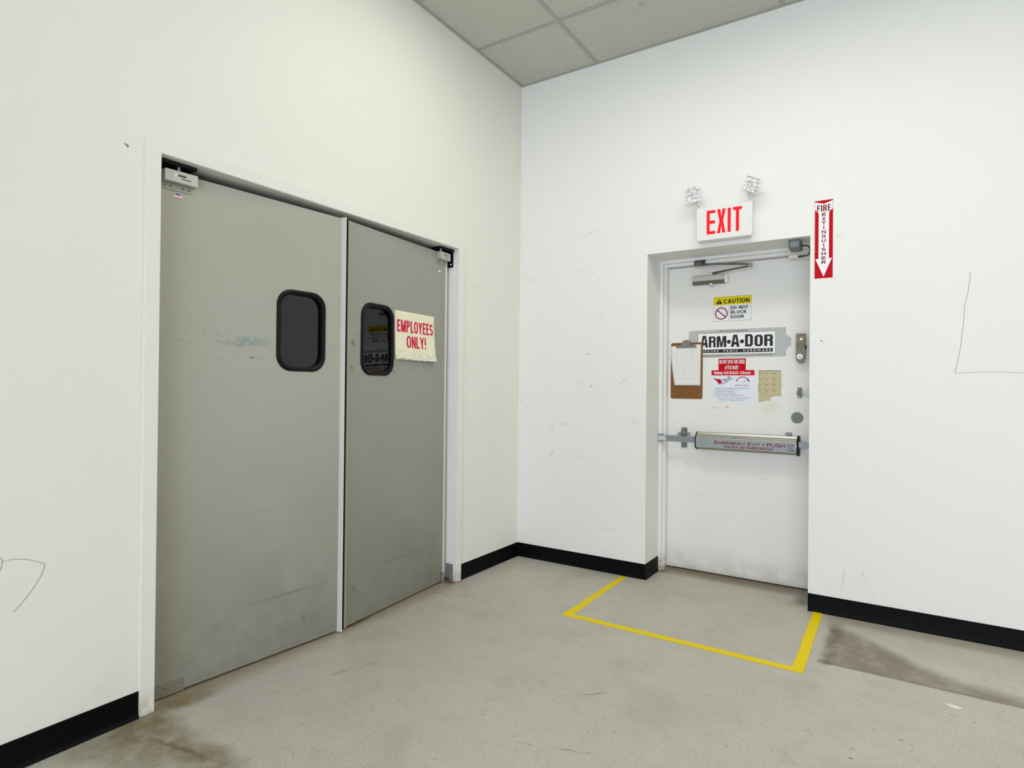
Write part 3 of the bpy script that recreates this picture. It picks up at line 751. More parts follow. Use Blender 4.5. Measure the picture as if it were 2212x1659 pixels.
# spring hinge boxes at the top of both leaves
def hinge_box(M, x0, x1, label, flip):
    t = thing('spring_hinge', M, label, 'door hinge', 'spring hinge boxes above the swing doors')
    MB().box(x0, 2.117, .0005, x1, 2.165, .030).build('box_cover', mat('hinge_box_silver', (184, 184, 178), 0.4, 0.25), t, bevel=0.0015)
    a = x1 if flip else x0
    MB().box(min(x0, x1), 2.088, .0003, max(x0, x1) - .012, 2.1165, .003).build('mounting_plate', mat('hinge_plate_grey', (160, 160, 152), 0.42, 0.15), t, bevel=0.001)
    for f in (0.08, 0.25, 0.62, 0.8):
        b = MB(); b.annulus((x0 + (x1 - x0) * f, 2.103), .0018, .0042, 14, .0036); b.build('screw', M_dark_text, t, smooth=False)
    px = x0 + (x1 - x0) * (.45 if not flip else .15)
    MB().cyl((0, 0, 0), .007, .018, 14).xf(Matrix.Translation((px, 2.165, .016)) @ Matrix.Rotation(-math.pi / 2, 4, 'X')).build('pivot_pin', M_steel, t)
    xa, xb = x0 + (x1 - x0) * .26, x0 + (x1 - x0) * .78
    b = MB(); b.rect(xa + .014, 2.143, xb - .02, 2.150, .0306); b.rect(xa + .03, 2.133, xb, 2.1365, .0306)
    b.build('printed_marking', M_dark_text, t, smooth=False)
    if not flip:
        b = MB(); b.poly([(xa, 2.136), (xa + .010, 2.136), (xa + .012, 2.141), (xa + .02, 2.152), (xa + .002, 2.152), (xa + .005, 2.145)], .0308)
        b.build('worn_patch', M_sticker, t, smooth=False)
    return t
hinge_box(M1, .018, .150, 'silver spring hinge box at the far left top of the double doors', False)
hinge_box(M2, .792, .905, 'silver spring hinge box at the top right of the double doors near the corner', True)
# black brackets in the door head that carry the pivots
tb = thing('pivot_bracket', (0, 0, 0), 'black steel bracket under the door head above the left hinge box', 'bracket', 'black pivot brackets in the double door head')
b = MB(); b.box(-.115, YC, HO - .0160, -.028, YC + .165, HO - .0005); b.build('head_plate', M_blackmetal, tb, bevel=0.002)
tb = thing('pivot_bracket', (0, 0, 0), 'black steel corner bracket in the door head beside the right hinge box', 'bracket', 'black pivot brackets in the double door head')
MB().box(-.115, YD - .145, HO - .016, -.030, YD - .001, HO - .0005).build('head_plate', M_blackmetal, tb, bevel=0.004)
MB().box(-.105, YD - .010, 2.085, -.040, YD - .0005, HO - .016).build('jamb_plate', M_blackmetal, tb, bevel=0.002)
b = MB(); b.dome((0, 0, 0), .006, .003, 12, 3); b.xf(Matrix.Translation((-.055, YD - .0105, 2.103)) @ Matrix.Rotation(math.pi / 2, 4, 'X')); b.build('screw', M_white, tb)

# round sticker under the left hinge box
t = thing('sticker', M1 @ Matrix.Translation((.082, 2.069, .0005)), 'small round red, white and blue sticker under the left hinge box', 'sticker')
MB().cyl((0, 0, 0), .0165, .0006, 28).build('backing', M_sticker, t)
b = MB(); b.poly([(.014 * math.cos(a), .014 * math.sin(a)) for a in [math.radians(10 + 160 * i / 14) for i in range(15)]], .0010); b.build('blue_field', mat('blue_violet_ink', (104, 108, 168), 0.5), t, smooth=False)
b = MB(); b.poly([(.014 * math.cos(a), .014 * math.sin(a)) for a in [math.radians(200 + 140 * i / 14) for i in range(15)]], .0010); b.build('red_field', mat('faded_red_ink', (216, 130, 138), 0.5), t, smooth=False)
b = MB(); b.annulus((0, 0), .014, .015, 30, .0011, math.radians(200), math.radians(340)); b.build('outline', M_dark_text, t, smooth=False)

# paper notice EMPLOYEES ONLY!
def make_paper():
    m = mat('yellowed_paper', (236, 231, 205), 0.55, 0, 0.3)
    G = Graph(m); X = G.xyz()
    f = G.math('MULTIPLY', G.ramp(X[1], .075, .03), G.ramp(G.noise(60, 5, .7, G.map(scale=(1.6, 1, 1))), 0.50, 0.62))
    c = G.mix(G.math('MULTIPLY', f, .55), lin((236, 231, 205)), lin((150, 165, 158)))
    G.link(c, G.b.inputs['Base Color'])
    return m
M_paper = make_paper()
PW, PH = .385, .29
t = thing('paper_notice', M2 @ Matrix.Translation((.379, 1.447, 0.0)), 'yellowed paper notice with crimson lettering on the right swing door', 'paper notice')
def paper_z(x, y):
    fx = x / PW; fy = 1 - y / PH
    return .0016 + (.009 + .020 * fx * fx) * max(0, fy - .12) ** 1.6 + .003 * fx
def lay(o, fz, off):
    for v in o.data.vertices: v.co.z = fz(v.co.x, v.co.y) + off
nx, ny = 22, 18
b = MB(); vs = []
for j in range(ny + 1):
    for i in range(nx + 1):
        x = PW * i / nx; y = PH * j / ny
        if j == 0: y += .003 * math.sin(i * 1.9) * (i > 3)
        vs.append((x, y, paper_z(x, y)))
b.add(vs, [(j * (nx + 1) + i, j * (nx + 1) + i + 1, (j + 1) * (nx + 1) + i + 1, (j + 1) * (nx + 1) + i) for j in range(ny) for i in range(nx)])
o = b.build('sheet', M_paper, t, fix=False)
md = o.modifiers.new('thickness', 'SOLIDIFY'); md.thickness = 0.0004; md.offset = -1
o = caps('EMPLOYEES', (.018, .166, .367, .238), 0, M_pink, t, .165, .15, .5); lay(o, paper_z, .0007)
o = caps('ONLY!', (.105, .074, .290, .146), 0, M_pink, t, .165, .15, .5); lay(o, paper_z, .0007)
b = MB(); vs = []
for i in range(nx + 1):
    x = PW * i / nx
    for y in (.002, .022 + .002 * math.sin(i)): vs.append((x, y, paper_z(x, y) + .0006))
b.add(vs[18:], [(2 * i, 2 * i + 2, 2 * i + 3, 2 * i + 1) for i in range(nx - 9)])
b.build('tape', mat('cloudy_tape', (222, 222, 206), 0.25, 0, 0.5), t, fix=False)

# ------------------------------------------------------------------ exit door in its recess
FY, DY = 0.255, 0.35
tr = thing('trim_2', (0, 0, 0), 'white painted steel frame of the recessed exit door', 'door frame', kind='structure')
zt = 2.166
# the left jamb profile: face, return, stop
def jamb_profile(s):
    x0 = XL + .0005 if s > 0 else XRR - .0005
    return [(x0, FY), (x0 + s * .0195, FY), (x0 + s * .021, FY + .004), (x0 + s * .021, FY + .040), (x0 + s * .033, FY + .040), (x0 + s * .034, FY + .042), (x0 + s * .034, DY - .004), (x0, DY - .004)]
MB().prism(jamb_profile(1), 0, HR - .0005).build('jamb', M_jamb, tr)
MB().prism(jamb_profile(-1), 0, HR - .0005).build('jamb', M_jamb, tr)
hp = [(FY + .0005, HR - .0006), (FY, HR - .021), (FY + .004, HR - .022), (FY + .0394, HR - .022), (FY + .0394, HR - .040), (DY - .004, HR - .041), (DY - .0045, HR - .0006)]
MB().prism(hp, XL + .010, XRR - .010, axis=0).build('frame_head', M_jamb, tr)
b = MB(); b.prism([(.285, .0005), (.295, .009), (.32, .011), (.41, .011), (.41, .0005)], XL + .035, XRR - .035, axis=0)
b.build('threshold', mat('worn_threshold', (128, 116, 100), 0.5, 0.4, noise=(30, .3)), tr)
MB().box(XL + .0005, DY + .005, 0, XL + .02, .415, HR - .001).build('back_stop', M_blackmetal, tr)

MD = frame((1.0, DY, 0.0), (1, 0, 0))          # local x = world x - 1
dx0, dx1, dz0, dz1 = .054, .985, .017, 2.1565
d3 = thing('door_3', MD, 'white exit door with push bar, stickers and dirty lower edge', 'door', kind='structure')
MB().box(dx0, dz0, -.045, dx1, dz1, 0).build('door_panel', M_door, d3, bevel=0.0015)
b = MB(); b.cyl((.9075, 1.111, 0), .0365, .0025, 40); b.build('cover_disc', M_gray, d3)

def local(x, z, out=0.0): return (x - 1.0, z, out)

# caution sticker
t = thing('caution_sticker', MD @ Matrix.Translation((.3745, 1.760, .0004)), 'yellow and white caution sticker with prohibition circle, topmost sticker on the exit door', 'sticker')
w, h = .2475, .168
MB().box(0, 0, 0, w, h, .0006).build('backing', M_sticker, t, smooth=False)
b = MB(); b.ring([(0, 0), (w, 0), (w, h), (0, h)], [(.0012, .0012), (w - .0012, .0012), (w - .0012, h - .0012), (.0012, h - .0012)], .0007, .0008); b.rect(.102, .002, .1032, .109, .0008); b.build('border_line', M_dark_text, t, smooth=False)
MB().rect(.0012, .111, w - .0012, h - .0012, .0008).build('yellow_band', M_yellow, t, smooth=False)
b = MB(); b.poly([(.015, .118), (.058, .118), (.0365, .157)], .0011); b.build('warning_triangle', M_ink, t, smooth=False)
b = MB(); b.rect(.0345, .130, .0385, .148, .0014); b.rect(.0345, .122, .0385, .1265, .0014); b.build('exclamation_mark', M_yellow, t, smooth=False)
caps('CAUTION', (.066, .120, .235, .150), .0012, M_ink, t, .22, .19, .5)
b = MB(); b.annulus((.051, .053), .035, .042, 44, .0012)
q = .0035; a = math.radians(-42); dx, dy = math.cos(a) * .037, math.sin(a) * .037; nx_, ny_ = -math.sin(a) * q, math.cos(a) * q
b.poly([(.051 - dx - nx_, .053 - dy - ny_), (.051 + dx - nx_, .053 + dy - ny_), (.051 + dx + nx_, .053 + dy + ny_), (.051 - dx + nx_, .053 - dy + ny_)], .00125)
b.build('prohibition_circle', M_maroon, t, smooth=False)
caps('DO NOT', (.113, .078, .228, .101), .0012, M_ink, t, .23, .2, .5)
caps('BLOCK', (.113, .047, .217, .070), .0012, M_ink, t, .23, .2, .5)
caps('DOOR', (.113, .015, .200, .038), .0012, M_ink, t, .23, .2, .5)

# door maker's sticker
t = thing('hardware_sticker', MD @ Matrix.Translation((.204, 1.510, .0004)), 'wide silver sticker with big black capitals across the exit door', 'sticker')
W, Hh = .634, .192
pts = [(0, 0), (W, 0), (W, .045)]
pts += [(.663 - .018 * math.cos(a) , .050 + .0 + .018 * math.sin(a) * 0.8) for a in [math.radians(q) for q in (20, 60, 90)]]
pts += [(.665, .067), (.665, .122)]
pts += [(.663 - .018 * math.cos(a), .138 - .018 * math.sin(a) * 0.8) for a in [math.radians(q) for q in (90, 60, 20)]]
pts += [(W, .145), (W, Hh), (.03, Hh), (.0, Hh - .004)]
MB().prism(pts, 0, .0005).build('backing', M_silver, t, smooth=False)
px0, py0, px1, py1 = .0645, .022, .570, .168
b = MB(); b.ring([(px0 - .002, py0 - .002), (px1 + .002, py0 - .002), (px1 + .002, py1 + .002), (px0 - .002, py1 + .002)], [(px0, py0), (px1, py0), (px1, py1), (px0, py1)], .0006, .0008); b.build('border_line', M_ink, t, smooth=False)
MB().rect(px0, py0, px1, py1, .0007).build('white_panel', M_white_ink, t, smooth=False)
pw, ph = px1 - px0, py1 - py0
def cell(a0, b0, a1, b1): return (px0 + pw * a0, py1 - ph * b1, px0 + pw * a1, py1 - ph * b0)
def block_letter(ch, bx, z, m, par):
    x0, y0, x1, y1 = bx; w = x1 - x0; h = y1 - y0; b = MB()
    P = lambda pts: b.poly([(x0 + w * p[0], y0 + h * p[1]) for p in pts], z)
    s = .36; c = .17
    if ch == 'A':
        P([(0, 0), (.33, 0), (.385, .20), (.385, .42), (.5, .84), (.36, 1), (.27, 1)]); P([(1, 0), (.67, 0), (.615, .20), (.615, .42), (.5, .84), (.64, 1), (.73, 1)])
        P([(.36, 1), (.64, 1), (.5, .84)]); P([(.385, .20), (.615, .20), (.615, .40), (.385, .40)])
    elif ch in 'DO':
        P([(0, c * (ch == 'O')), (s, c), (s, 1 - c), (0, 1 - c * (ch == 'O'))])
        P([(s, c), (0 if ch == 'D' else 0, 0 if ch == 'D' else c), (.0 if ch == 'D' else s * .6, 0), (1 - s * .6, 0), (1, c), (1 - s, c)] if ch == 'O' else [(0, 0), (1 - s * .6, 0), (1, c), (s, c)])
        P([(s, 1 - c), (1 - s, 1 - c), (1, 1 - c), (1 - s * .6, 1), (s * .6, 1), (0, 1 - c)] if ch == 'O' else [(0, 1), (s, 1 - c), (1, 1 - c), (1 - s * .6, 1)])
        P([(1 - s, c), (1, c), (1, 1 - c), (1 - s, 1 - c)])
    elif ch == 'R':
        P([(0, 0), (s, 0), (s, 1), (0, 1)]); P([(s, 1), (s, .84), (.66, .84), (1, .86), (.82, 1)]); P([(.66, .84), (.66, .60), (1, .58), (1, .86)])
        P([(s, .60), (s, .44), (.66, .44), (.9, .5), (1, .58), (.66, .60)]); P([(.66, .44), (.66, 0), (1, 0), (1, .42), (.9, .5)])
    elif ch == 'M':
        P([(0, 0), (.27, 0), (.27, 1), (0, 1)]); P([(.73, 0), (1, 0), (1, 1), (.73, 1)]); P([(.27, 1), (.27, .62), (.41, 0), (.5, 0), (.5, .36), (.36, 1)]); P([(.73, 1), (.73, .62), (.59, 0), (.5, 0), (.5, .36), (.64, 1)])
    return b.build('lettering', m, par, smooth=False)
for ch, a0, a1, big in (('A', .035, .135, 1), ('R', .146, .238, 0), ('M', .252, .380, 0), ('A', .440, .552, 1), ('D', .622, .722, 1), ('O', .742, .845, 0), ('R', .862, .968, 0)):
    block_letter(ch, cell(a0, .10 if big else .145, a1, .665), .0010, M_ink, t)
for a in (.413, .583):
    bx = cell(a - .026, .32, a + .026, .52); b = MB(); b.disc(((bx[0] + bx[2]) / 2, (bx[1] + bx[3]) / 2), .0135, 28, .0010); b.build('bullet', M_ink, t, smooth=False)
bx = cell(.035, .765, .968, .93); MB().rect(*bx, .0009).build('black_band', M_ink, t, smooth=False)
for wd, a0, a1 in (('SECURE', .060, .275), ('PANIC', .345, .530), ('HARDWARE', .600, .945)):
    text(wd, cell(a0, .80, a1, .895), .0013, M_white_ink, t, bold=.012, spacing=1.7)
text('TM', cell(.973, .13, .99, .165), .0010, M_dark_text, t)
text('This Door Protected By:', (.210, .173, .400, .187), .0009, M_dark_text, t, bold=.012)
text('From Sargent & Greenleaf, Inc.  \u2022  For Information Contact: 800-647-0702', (.048, .006, .553, .017), .0009, M_dark_text, t, bold=.012)

# red note
t = thing('warning_label', MD @ Matrix.Translation((.409, 1.421, .0005)), 'small red label with two lines of tall white capitals on the exit door', 'label')
MB().box(0, 0, 0, .180, .080, .0006).build('backing', M_red, t, smooth=False)
caps('DO NOT OPEN THIS DOOR', (.007, .045, .173, .072), .0009, M_white_ink, t, .085, .11, .75)
caps('AFTER DARK!', (.044, .006, .131, .033), .0009, M_white_ink, t, .085, .11, .75)

# safety poster
t = thing('safety_poster', MD @ Matrix.Translation((.3625, 1.205, .0010)), 'white safety checklist poster with a red heading and dial, below the red label', 'poster')
w, h = .283, .217
MB().prism(rrect(0, 0, w, h, .008, 4), 0, .0006).build('sheet', mat('poster_paper', (222, 227, 236), 0.4), t, smooth=False)
b = MB(); b.poly([(0, .181)] + [(w, .181), (w, .209), (w - .002, .215), (w - .008, h), (.008, h), (.002, .215), (0, .209)], .0009); b.build('heading_band', M_red2, t, smooth=False)
text('Safety S.P.E.E.D. Check', (.018, .186, .260, .208), .0012, M_white_ink, t, bold=.03)
b = MB(); b.poly([(.013, .166), (.035, .155), (.060, .156), (.068, .142), (.070, .128), (.052, .120), (.040, .138), (.022, .152)], .0010)
b.poly([(.052, .120), (.070, .128), (.064, .142), (.060, .124)], .0011); b.build('cape_drawing', M_red, t, smooth=False)
b = MB(); b.poly([(.055, .116), (.072, .130), (.095, .138), (.106, .152), (.120, .154), (.156, .172), (.150, .162), (.126, .146), (.112, .142), (.098, .128), (.075, .122)], .00105)
b.disc((.118, .166), .012, 20, .0011); b.poly([(.060, .148), (.085, .160), (.106, .162), (.108, .150), (.095, .140), (.070, .142)], .00103)
b.build('figure_drawing', mat('grey_print', (168, 166, 178), 0.5), t, smooth=False)
b = MB(); b.annulus((.206, .128), .040, .045, 24, .0010, math.radians(62), math.radians(165)); b.ribbon([(.206, .128), (.232, .153)], .002, .0010); b.build('dial_arc', M_dkred, t, smooth=False)
b = MB(); b.annulus((.206, .128), .039, .047, 14, .0010, math.radians(12), math.radians(56)); b.build('dial_red_zone', M_red, t, smooth=False)
text('SPEED Safety', (.158, .107, .250, .117), .0010, M_red, t, bold=.02)
for i, (s, x1) in enumerate((('1 - Stocking height no higher than 2 feet and below', .255), ('2 - Hallway clear to fire and doors', .178), ('3 - Extinguisher unblocked', .148), ('4 - Electrical panels unblocked', .163), ('5 - Doors unblocked, unlocked and clear', .210))):
    text(s, (.015, .090 - i * .0118, x1, .0975 - i * .0118), .0010, M_dark_text, t, bold=.01)
text('Please report any problem or safety violation to your manager', (.012, .030, .262, .0355), .0010, M_dkred, t)
text('Safety Department number: 1-800-000-0000', (.042, .020, .232, .0265), .0010, M_dark_text, t)
text('Safety Dept.: safetydepartment.com', (.055, .008, .215, .0155), .0010, M_ink, t, bold=.01)

# remains of a yellowed calendar
t = thing('torn_calendar', MD @ Matrix.Translation((.669, 1.206, .0005)), 'torn yellowed calendar sheet right of the safety poster', 'calendar')
pts = [(.002, .004), (.012, .0), (.030, .006), (.052, .010), (.076, .010), (.078, .034), (.100, .040), (.120, .042), (.142, .040), (.146, .050), (.141, .075), (.145, .12), (.142, .15), (.144, .18), (.139, .212), (.06, .214), (0, .212), (.003, .15), (-.002, .1), (.002, .05)]
MB().prism(pts, 0, .0005).build('sheet', mat('yellowed_calendar_paper', (196, 184, 148), 0.6, 0, .3, noise=(25, .1)), t, smooth=False)
b = MB()
for y in (.050, .088, .124, .160, .192): b.rect(.002, y, .138, y + .0010, .0008)
for x in (.04, .09): b.rect(x, .03, x + .0010, .19, .00082)
for y in (.075, .112, .148, .186):
    for x in (.004, .047, .094): b.rect(x, y, x + .011, y + .009, .0009)
b.build('printed_table', mat('faded_grey_ink', (150, 141, 110), 0.6), t, smooth=False)
b = MB(); b.rect(0, .2075, .036, .2115, .0010); b.rect(.036, .2085, .139, .2115, .0010); b.build('torn_top_edge', mat('dark_edge', (96, 88, 70), 0.6), t, smooth=False)

# clipboard
t = thing('clipboard', MD @ Matrix.Translation((.0755, 1.221, .001)), 'brown hardboard clipboard with a paper form, hanging on the exit door', 'clipboard')
MB().prism(rrect(0, 0, .226, .398, .014, 5), 0, .0035).build('board', mat('hardboard', (122, 80, 36), 0.6, 0, .3, noise=(60, .18)), t, bevel=0.0006)
for x in (.016, .206):
    MB().cyl((x, .031, .0035), .0045, .001, 14).build('rivet', mat('brass', (188, 150, 60), 0.35, 0.8), t)
def sheet_z(x, y):
    fy = max(0.0, (.36 - y) / .29); fx = 1 - x / .213
    return .0045 + .004 * fy + .016 * fx * fy * fy
def sheet_x(u, y):
    fy = max(0.0, (.372 - y) / .28); left = -.003 + .036 * min(1, fy) ** 1.5
    return left + (.213 - left) * u
b = MB(); vs = []; nu, nv = 10, 12
for j in range(nv + 1):
    for i in range(nu + 1):
        u = i / nu; y = .094 + (.374 + .010 * u - .094) * j / nv; x = sheet_x(u, y)
        vs.append((x, y, sheet_z(x, y)))
b.add(vs, [(j * (nu + 1) + i, j * (nu + 1) + i + 1, (j + 1) * (nu + 1) + i + 1, (j + 1) * (nu + 1) + i) for j in range(nv) for i in range(nu)])
o = b.build('paper_form', mat('form_paper', (230, 228, 222), 0.6), t, fix=False)
md = o.modifiers.new('thickness', 'SOLIDIFY'); md.thickness = .0004; md.offset = -1
b = MB()
def fl(x0, y0, x1, y1, wd):
    k = 8; pts = [(x0 + (x1 - x0) * i / k, y0 + (y1 - y0) * i / k) for i in range(k + 1)]; n0 = len(b.v); b.ribbon(pts, wd)
    b.v[n0:] = [(v[0], v[1], sheet_z(v[0], v[1]) + .0008) for v in b.v[n0:]]
for i in range(22):
    y = .338 - i * .0102; x0 = sheet_x(.10, y); fl(x0, y, .198, y, .0009)
for u in (.10, .2, .34, .42, .56, .72, .92): fl(sheet_x(u, .34), .340, sheet_x(u, .124), .124, .0010)
b.build('printed_table', mat('pale_grey_ink', (176, 176, 178), 0.6), o, smooth=False, fix=False)
cl = MB(); cl.prism([(.038, .362), (.188, .362), (.186, .372), (.168, .381), (.146, .383), (.140, .392), (.143, .404), (.128, .416), (.100, .416), (.085, .404), (.086, .392), (.080, .383), (.058, .381), (.040, .372)], .006, .016)
cl.build('clip', mat('tarnished_steel', (128, 120, 108), 0.38, .85), t, bevel=0.003)
b = MB(); b.prism([(.085, .372), (.142, .372), (.138, .404), (.088, .404)], .0035, .020); b.build('spring_hinge', mat('clip_steel', (136, 128, 116), .36, .85), t, bevel=0.003)

# door closer
t = thing('door_closer', MD, 'silver overhead door closer with folded arm at the top of the exit door', 'door closer')
MB().prism([(2.0415, .0005), (2.0415, .048), (2.074, .048), (2.077, .045), (2.077, .0005)], .236, .452, axis=0).build('body', mat('closer_silver', (186, 184, 172), 0.4, .25), t, bevel=0.0012)
MB().prism([(2.020, .0005), (2.020, .032), (2.024, .038), (2.041, .0475), (2.041, .0005)], .236, .452, axis=0).build('shaded_lower_body', mat('closer_shaded_silver', (112, 110, 98), 0.42, .3), t, bevel=0.0012)  # lower half of the body, its underside shade painted as darker metal
MB().prism([(2.022, .0005), (2.022, .037), (2.070, .044), (2.070, .0005)], .452, .474, axis=0).build('end_cap', M_white, t, bevel=0.002)
MB().prism([(2.026, .0005), (2.026, .030), (2.064, .038), (2.072, .0005)], .214, .236, axis=0).build('end_cap', M_white, t, bevel=0.002)
MB().box(.24, 2.077, .0005, .45, 2.0785, .044).build('top_seam', M_blackmetal, t)
b = MB(); b.dome((0, 0, 0), .0165, .022, 18, 5); b.xf(Matrix.Translation((.362, 2.020, .028)) @ Matrix.Rotation(math.pi / 2, 4, 'X')); b.build('spindle_cap', M_chrome, t)
b = MB(); b.cyl((0, 0, 0), .011, .014, 16); b.xf(Matrix.Translation((.365, 2.0785, .028)) @ Matrix.Rotation(-math.pi / 2, 4, 'X')); b.build('spindle', M_chrome, t)
b = MB(); b.tube([(.365, 2.091, .028), (.42, 2.094, .05), (.64, 2.096, .15)], [.007, .0055, .005], 8); b.build('main_arm', mat('dark_arm_steel', (92, 88, 78), .4, .8), t)
b = MB(); b.tube([(.645, 2.108, .152), (.40, 2.138, .115), (.30, 2.149, .10)], [.0078, .006, .006], 10); b.build('forearm', mat('arm_steel', (120, 120, 114), .3, .95), t)
MB().box(.632, 2.088, .140, .656, 2.116, .164).build('elbow', mat('elbow_steel', (140, 140, 136), .3, .9), t, bevel=0.003)
MB().box(.268, 2.136, .090, .322, 2.164, .118).build('shoe', mat('shoe_steel', (104, 102, 92), .3, .9), t, bevel=0.003)
MB().box(.262, 2.152, .075, .335, HR - .0225, .094).build('shoe_bracket', mat('dark_bracket_steel', (60, 62, 60), .5, .6), t, bevel=0.002)

# cable loop and box in the door head
t = thing('junction_box', (1.925, .105, HR - .0005), 'small grey box with a cable loop under the exit recess top', 'junction box')
b = MB(); b.box(-.033, -.055, -.054, .032, .055, 0); b.build('box', mat('box_grey', (92, 99, 95), .45, .1), t, bevel=0.004)
b = MB(); b.box(-.025, -.0565, -.046, .025, -.0545, -.008); b.build('cover', mat('cover_grey', (134, 140, 134), .45, .1), t, bevel=0.002)
b = MB(); b.tube([(.030, -.005, -.0325), (.052, .001, -.0325), (.066, .006, -.034), (.075, .014, -.042), (.0768, .022, -.050), (.0745, .036, -.060), (.069, .055, -.068), (.060, .078, -.0735), (.046, .105, -.0725), (.025, .130, -.071), (-.008, .142, -.068)], .0048, 8); b.build('cable', mat('dark_cable', (56, 58, 60), .5), t)
MB().box(-.06, .135, -.074, -.005, .150, -.055).build('contact_switch', M_white, t, bevel=0.002)

# exit alarm lock
t = thing('door_alarm', MD @ Matrix.Translation((.929, 1.565, 0)), 'bronze coloured alarm lock box near the right edge of the exit door', 'door alarm')
b = MB(); b.prism([(-.026, .087), (-.026, -.075), (-.018, -.094), (-.008, -.103), (.008, -.103), (.018, -.094), (.026, -.075), (.026, .087)], .0005, .048)
b.build('housing', mat('bronze_enamel', (118, 112, 86), .4, .35), t, bevel=0.003)
MB().rect(-.024, -.01, .024, .030, .0488).build('face_panel', mat('dark_bronze_panel', (104, 102, 84), .4, .3), t, smooth=False)
b = MB(); b.cyl((.006, .050, .048), .0115, .004, 24); b.build('key_collar', M_ink, t); b = MB(); b.cyl((.006, .050, .052), .009, .004, 24); b.build('key_cylinder', mat('brass_key', (206, 196, 164), .3, .7), t); MB().box(.0045, .047, .056, .0075, .053, .0565).build('key_slot', M_ink, t)
text('EXIT', (-.004, -.022, .012, -.016), .0489, M_ink, t, bold=.02)
text('DETEX', (-.010, .070, .016, .077), .0489, M_red, t, bold=.02)
b = MB(); b.loft([[(r * math.cos(2 * math.pi * i / 24), r * math.sin(2 * math.pi * i / 24) - .062, z) for i in range(24)] for r, z in ((.014, .048), (.019, .054), (.019, .064), (.016, .069))]); b.build('lock_knob', mat('white_knob', (232, 236, 244), .25), t)
b = MB(); b.cyl((0, -.064, .069), .007, .003, 20); b.build('lock_cylinder', M_steel, t)
MB().box(.026, -.012, .006, .031, .012, .030).build('strike_tongue', M_blackmetal, t)

# slide bolt
t = thing('slide_bolt', MD @ Matrix.Translation((.922, 1.272, 0)), 'small metal slide bolt on the right edge of the exit door', 'bolt')
MB().prism(rrect(-.013, -.034, .013, .034, .006, 4), .0005, .004).build('back_plate', mat('bolt_plate_steel', (104, 107, 104), .45, .7), t, bevel=0.0008)
MB().box(-.016, -.014, .004, .016, .010, .018).build('bolt_guide', mat('bolt_guide_steel', (96, 98, 96), .45, .7), t, bevel=0.003)
b = MB(); b.tube([(-.018, -.002, .012), (.055, -.002, .012)], .0055, 10); b.build('bolt_rod', M_alu, t)
MB().dome((0, -.024, .004), .008, .012, 16, 4).build('knob', M_chrome, t)
MB().prism([(.034, -.012), (.062, -.016), (.062, .034), (.052, .036), (.046, .014), (.034, .006)], .004, .016).build('keeper', M_steel, t, bevel=0.0015)

# emergency push bar
t = thing('push_bar', MD, 'aluminium emergency push bar with maroon lettering across the exit door', 'push bar')
x0, x1 = .287, .918
prof = [(.890, .012), (.874, .035), (.876, .074), (.886, .082), (.887, .105), (.892, .108), (.957, .108), (.963, .105), (.966, .094), (.978, .090), (.982, .078), (.992, .072), (.994, .050), (.985, .012)]
MB().prism(prof, x0, x1, axis=0).build('housing', M_alu, t, bevel=0.0012)
MB().box(x0 + .004, .893, .1078, x1 - .004, .955, .1090).build('face_label', mat('label_silver', (146, 152, 153), .45, .15), t, bevel=0.0004)
def cap(grow, xa, xb, flare):
    c = (.934, .055)
    return [[(xa, c[0] + (h_ - c[0]) * grow, c[1] + (o_ - c[1]) * grow) for h_, o_ in prof], [(xb, c[0] + (h_ - c[0]) * grow * flare, c[1] + (o_ - c[1]) * grow) for h_, o_ in prof]]
MB().loft(cap(1.03, x0 - .006, x0, 1.0)).build('end_cap', M_black, t)
MB().loft(cap(1.06, x1, x1 + .010, 1.05)).build('end_cap', M_black, t)
z = .1095
caps('E', (.414, .9225, .432, .9440), z, M_maroon, t, .2, .18); caps('MERGENCY', (.437, .9225, .614, .9395), z, M_maroon, t, .23, .2, .6)
caps('E', (.628, .9225, .646, .9440), z, M_maroon, t, .2, .18); caps('XIT', (.650, .9225, .703, .9395), z, M_maroon, t, .23, .2, .6)
b = MB(); b.disc((.723, .932), .0052, 16, z); b.build('bullet', M_maroon, t, smooth=False)
caps('PUSH', (.744, .9215, .852, .9440), z, M_maroon, t, .2, .18, .7)
caps('SALIDA DE EMERGENCIA', (.476, .8995, .782, .9150), z, M_maroon, t, .22, .2, .6)
for i, s in enumerate(('ALARM', 'WILL', 'SOUND')):
    x = .886; hw = (.022, .015, .022)[i]
    caps(s, (x - hw, .9335 - i * .0165, x + hw, .9440 - i * .0165), z, M_dark_text, t, .19, .18, .6)
b = MB(); b.annulus((.346, .925), .019, .026, 16, z, math.radians(110), math.radians(250)); b.build('arrow_symbol', mat('faded_blue_ink', (120, 132, 152), .5), t, smooth=False)
b = MB(); b.disc((.359, .922), .0185, 24, z); b.build('hand_symbol', mat('grey_symbol', (142, 146, 148), .5), t, smooth=False)
text('INSTRUCTIONS', (.53, .968, .585, .973), .0935, M_dark_text, t)
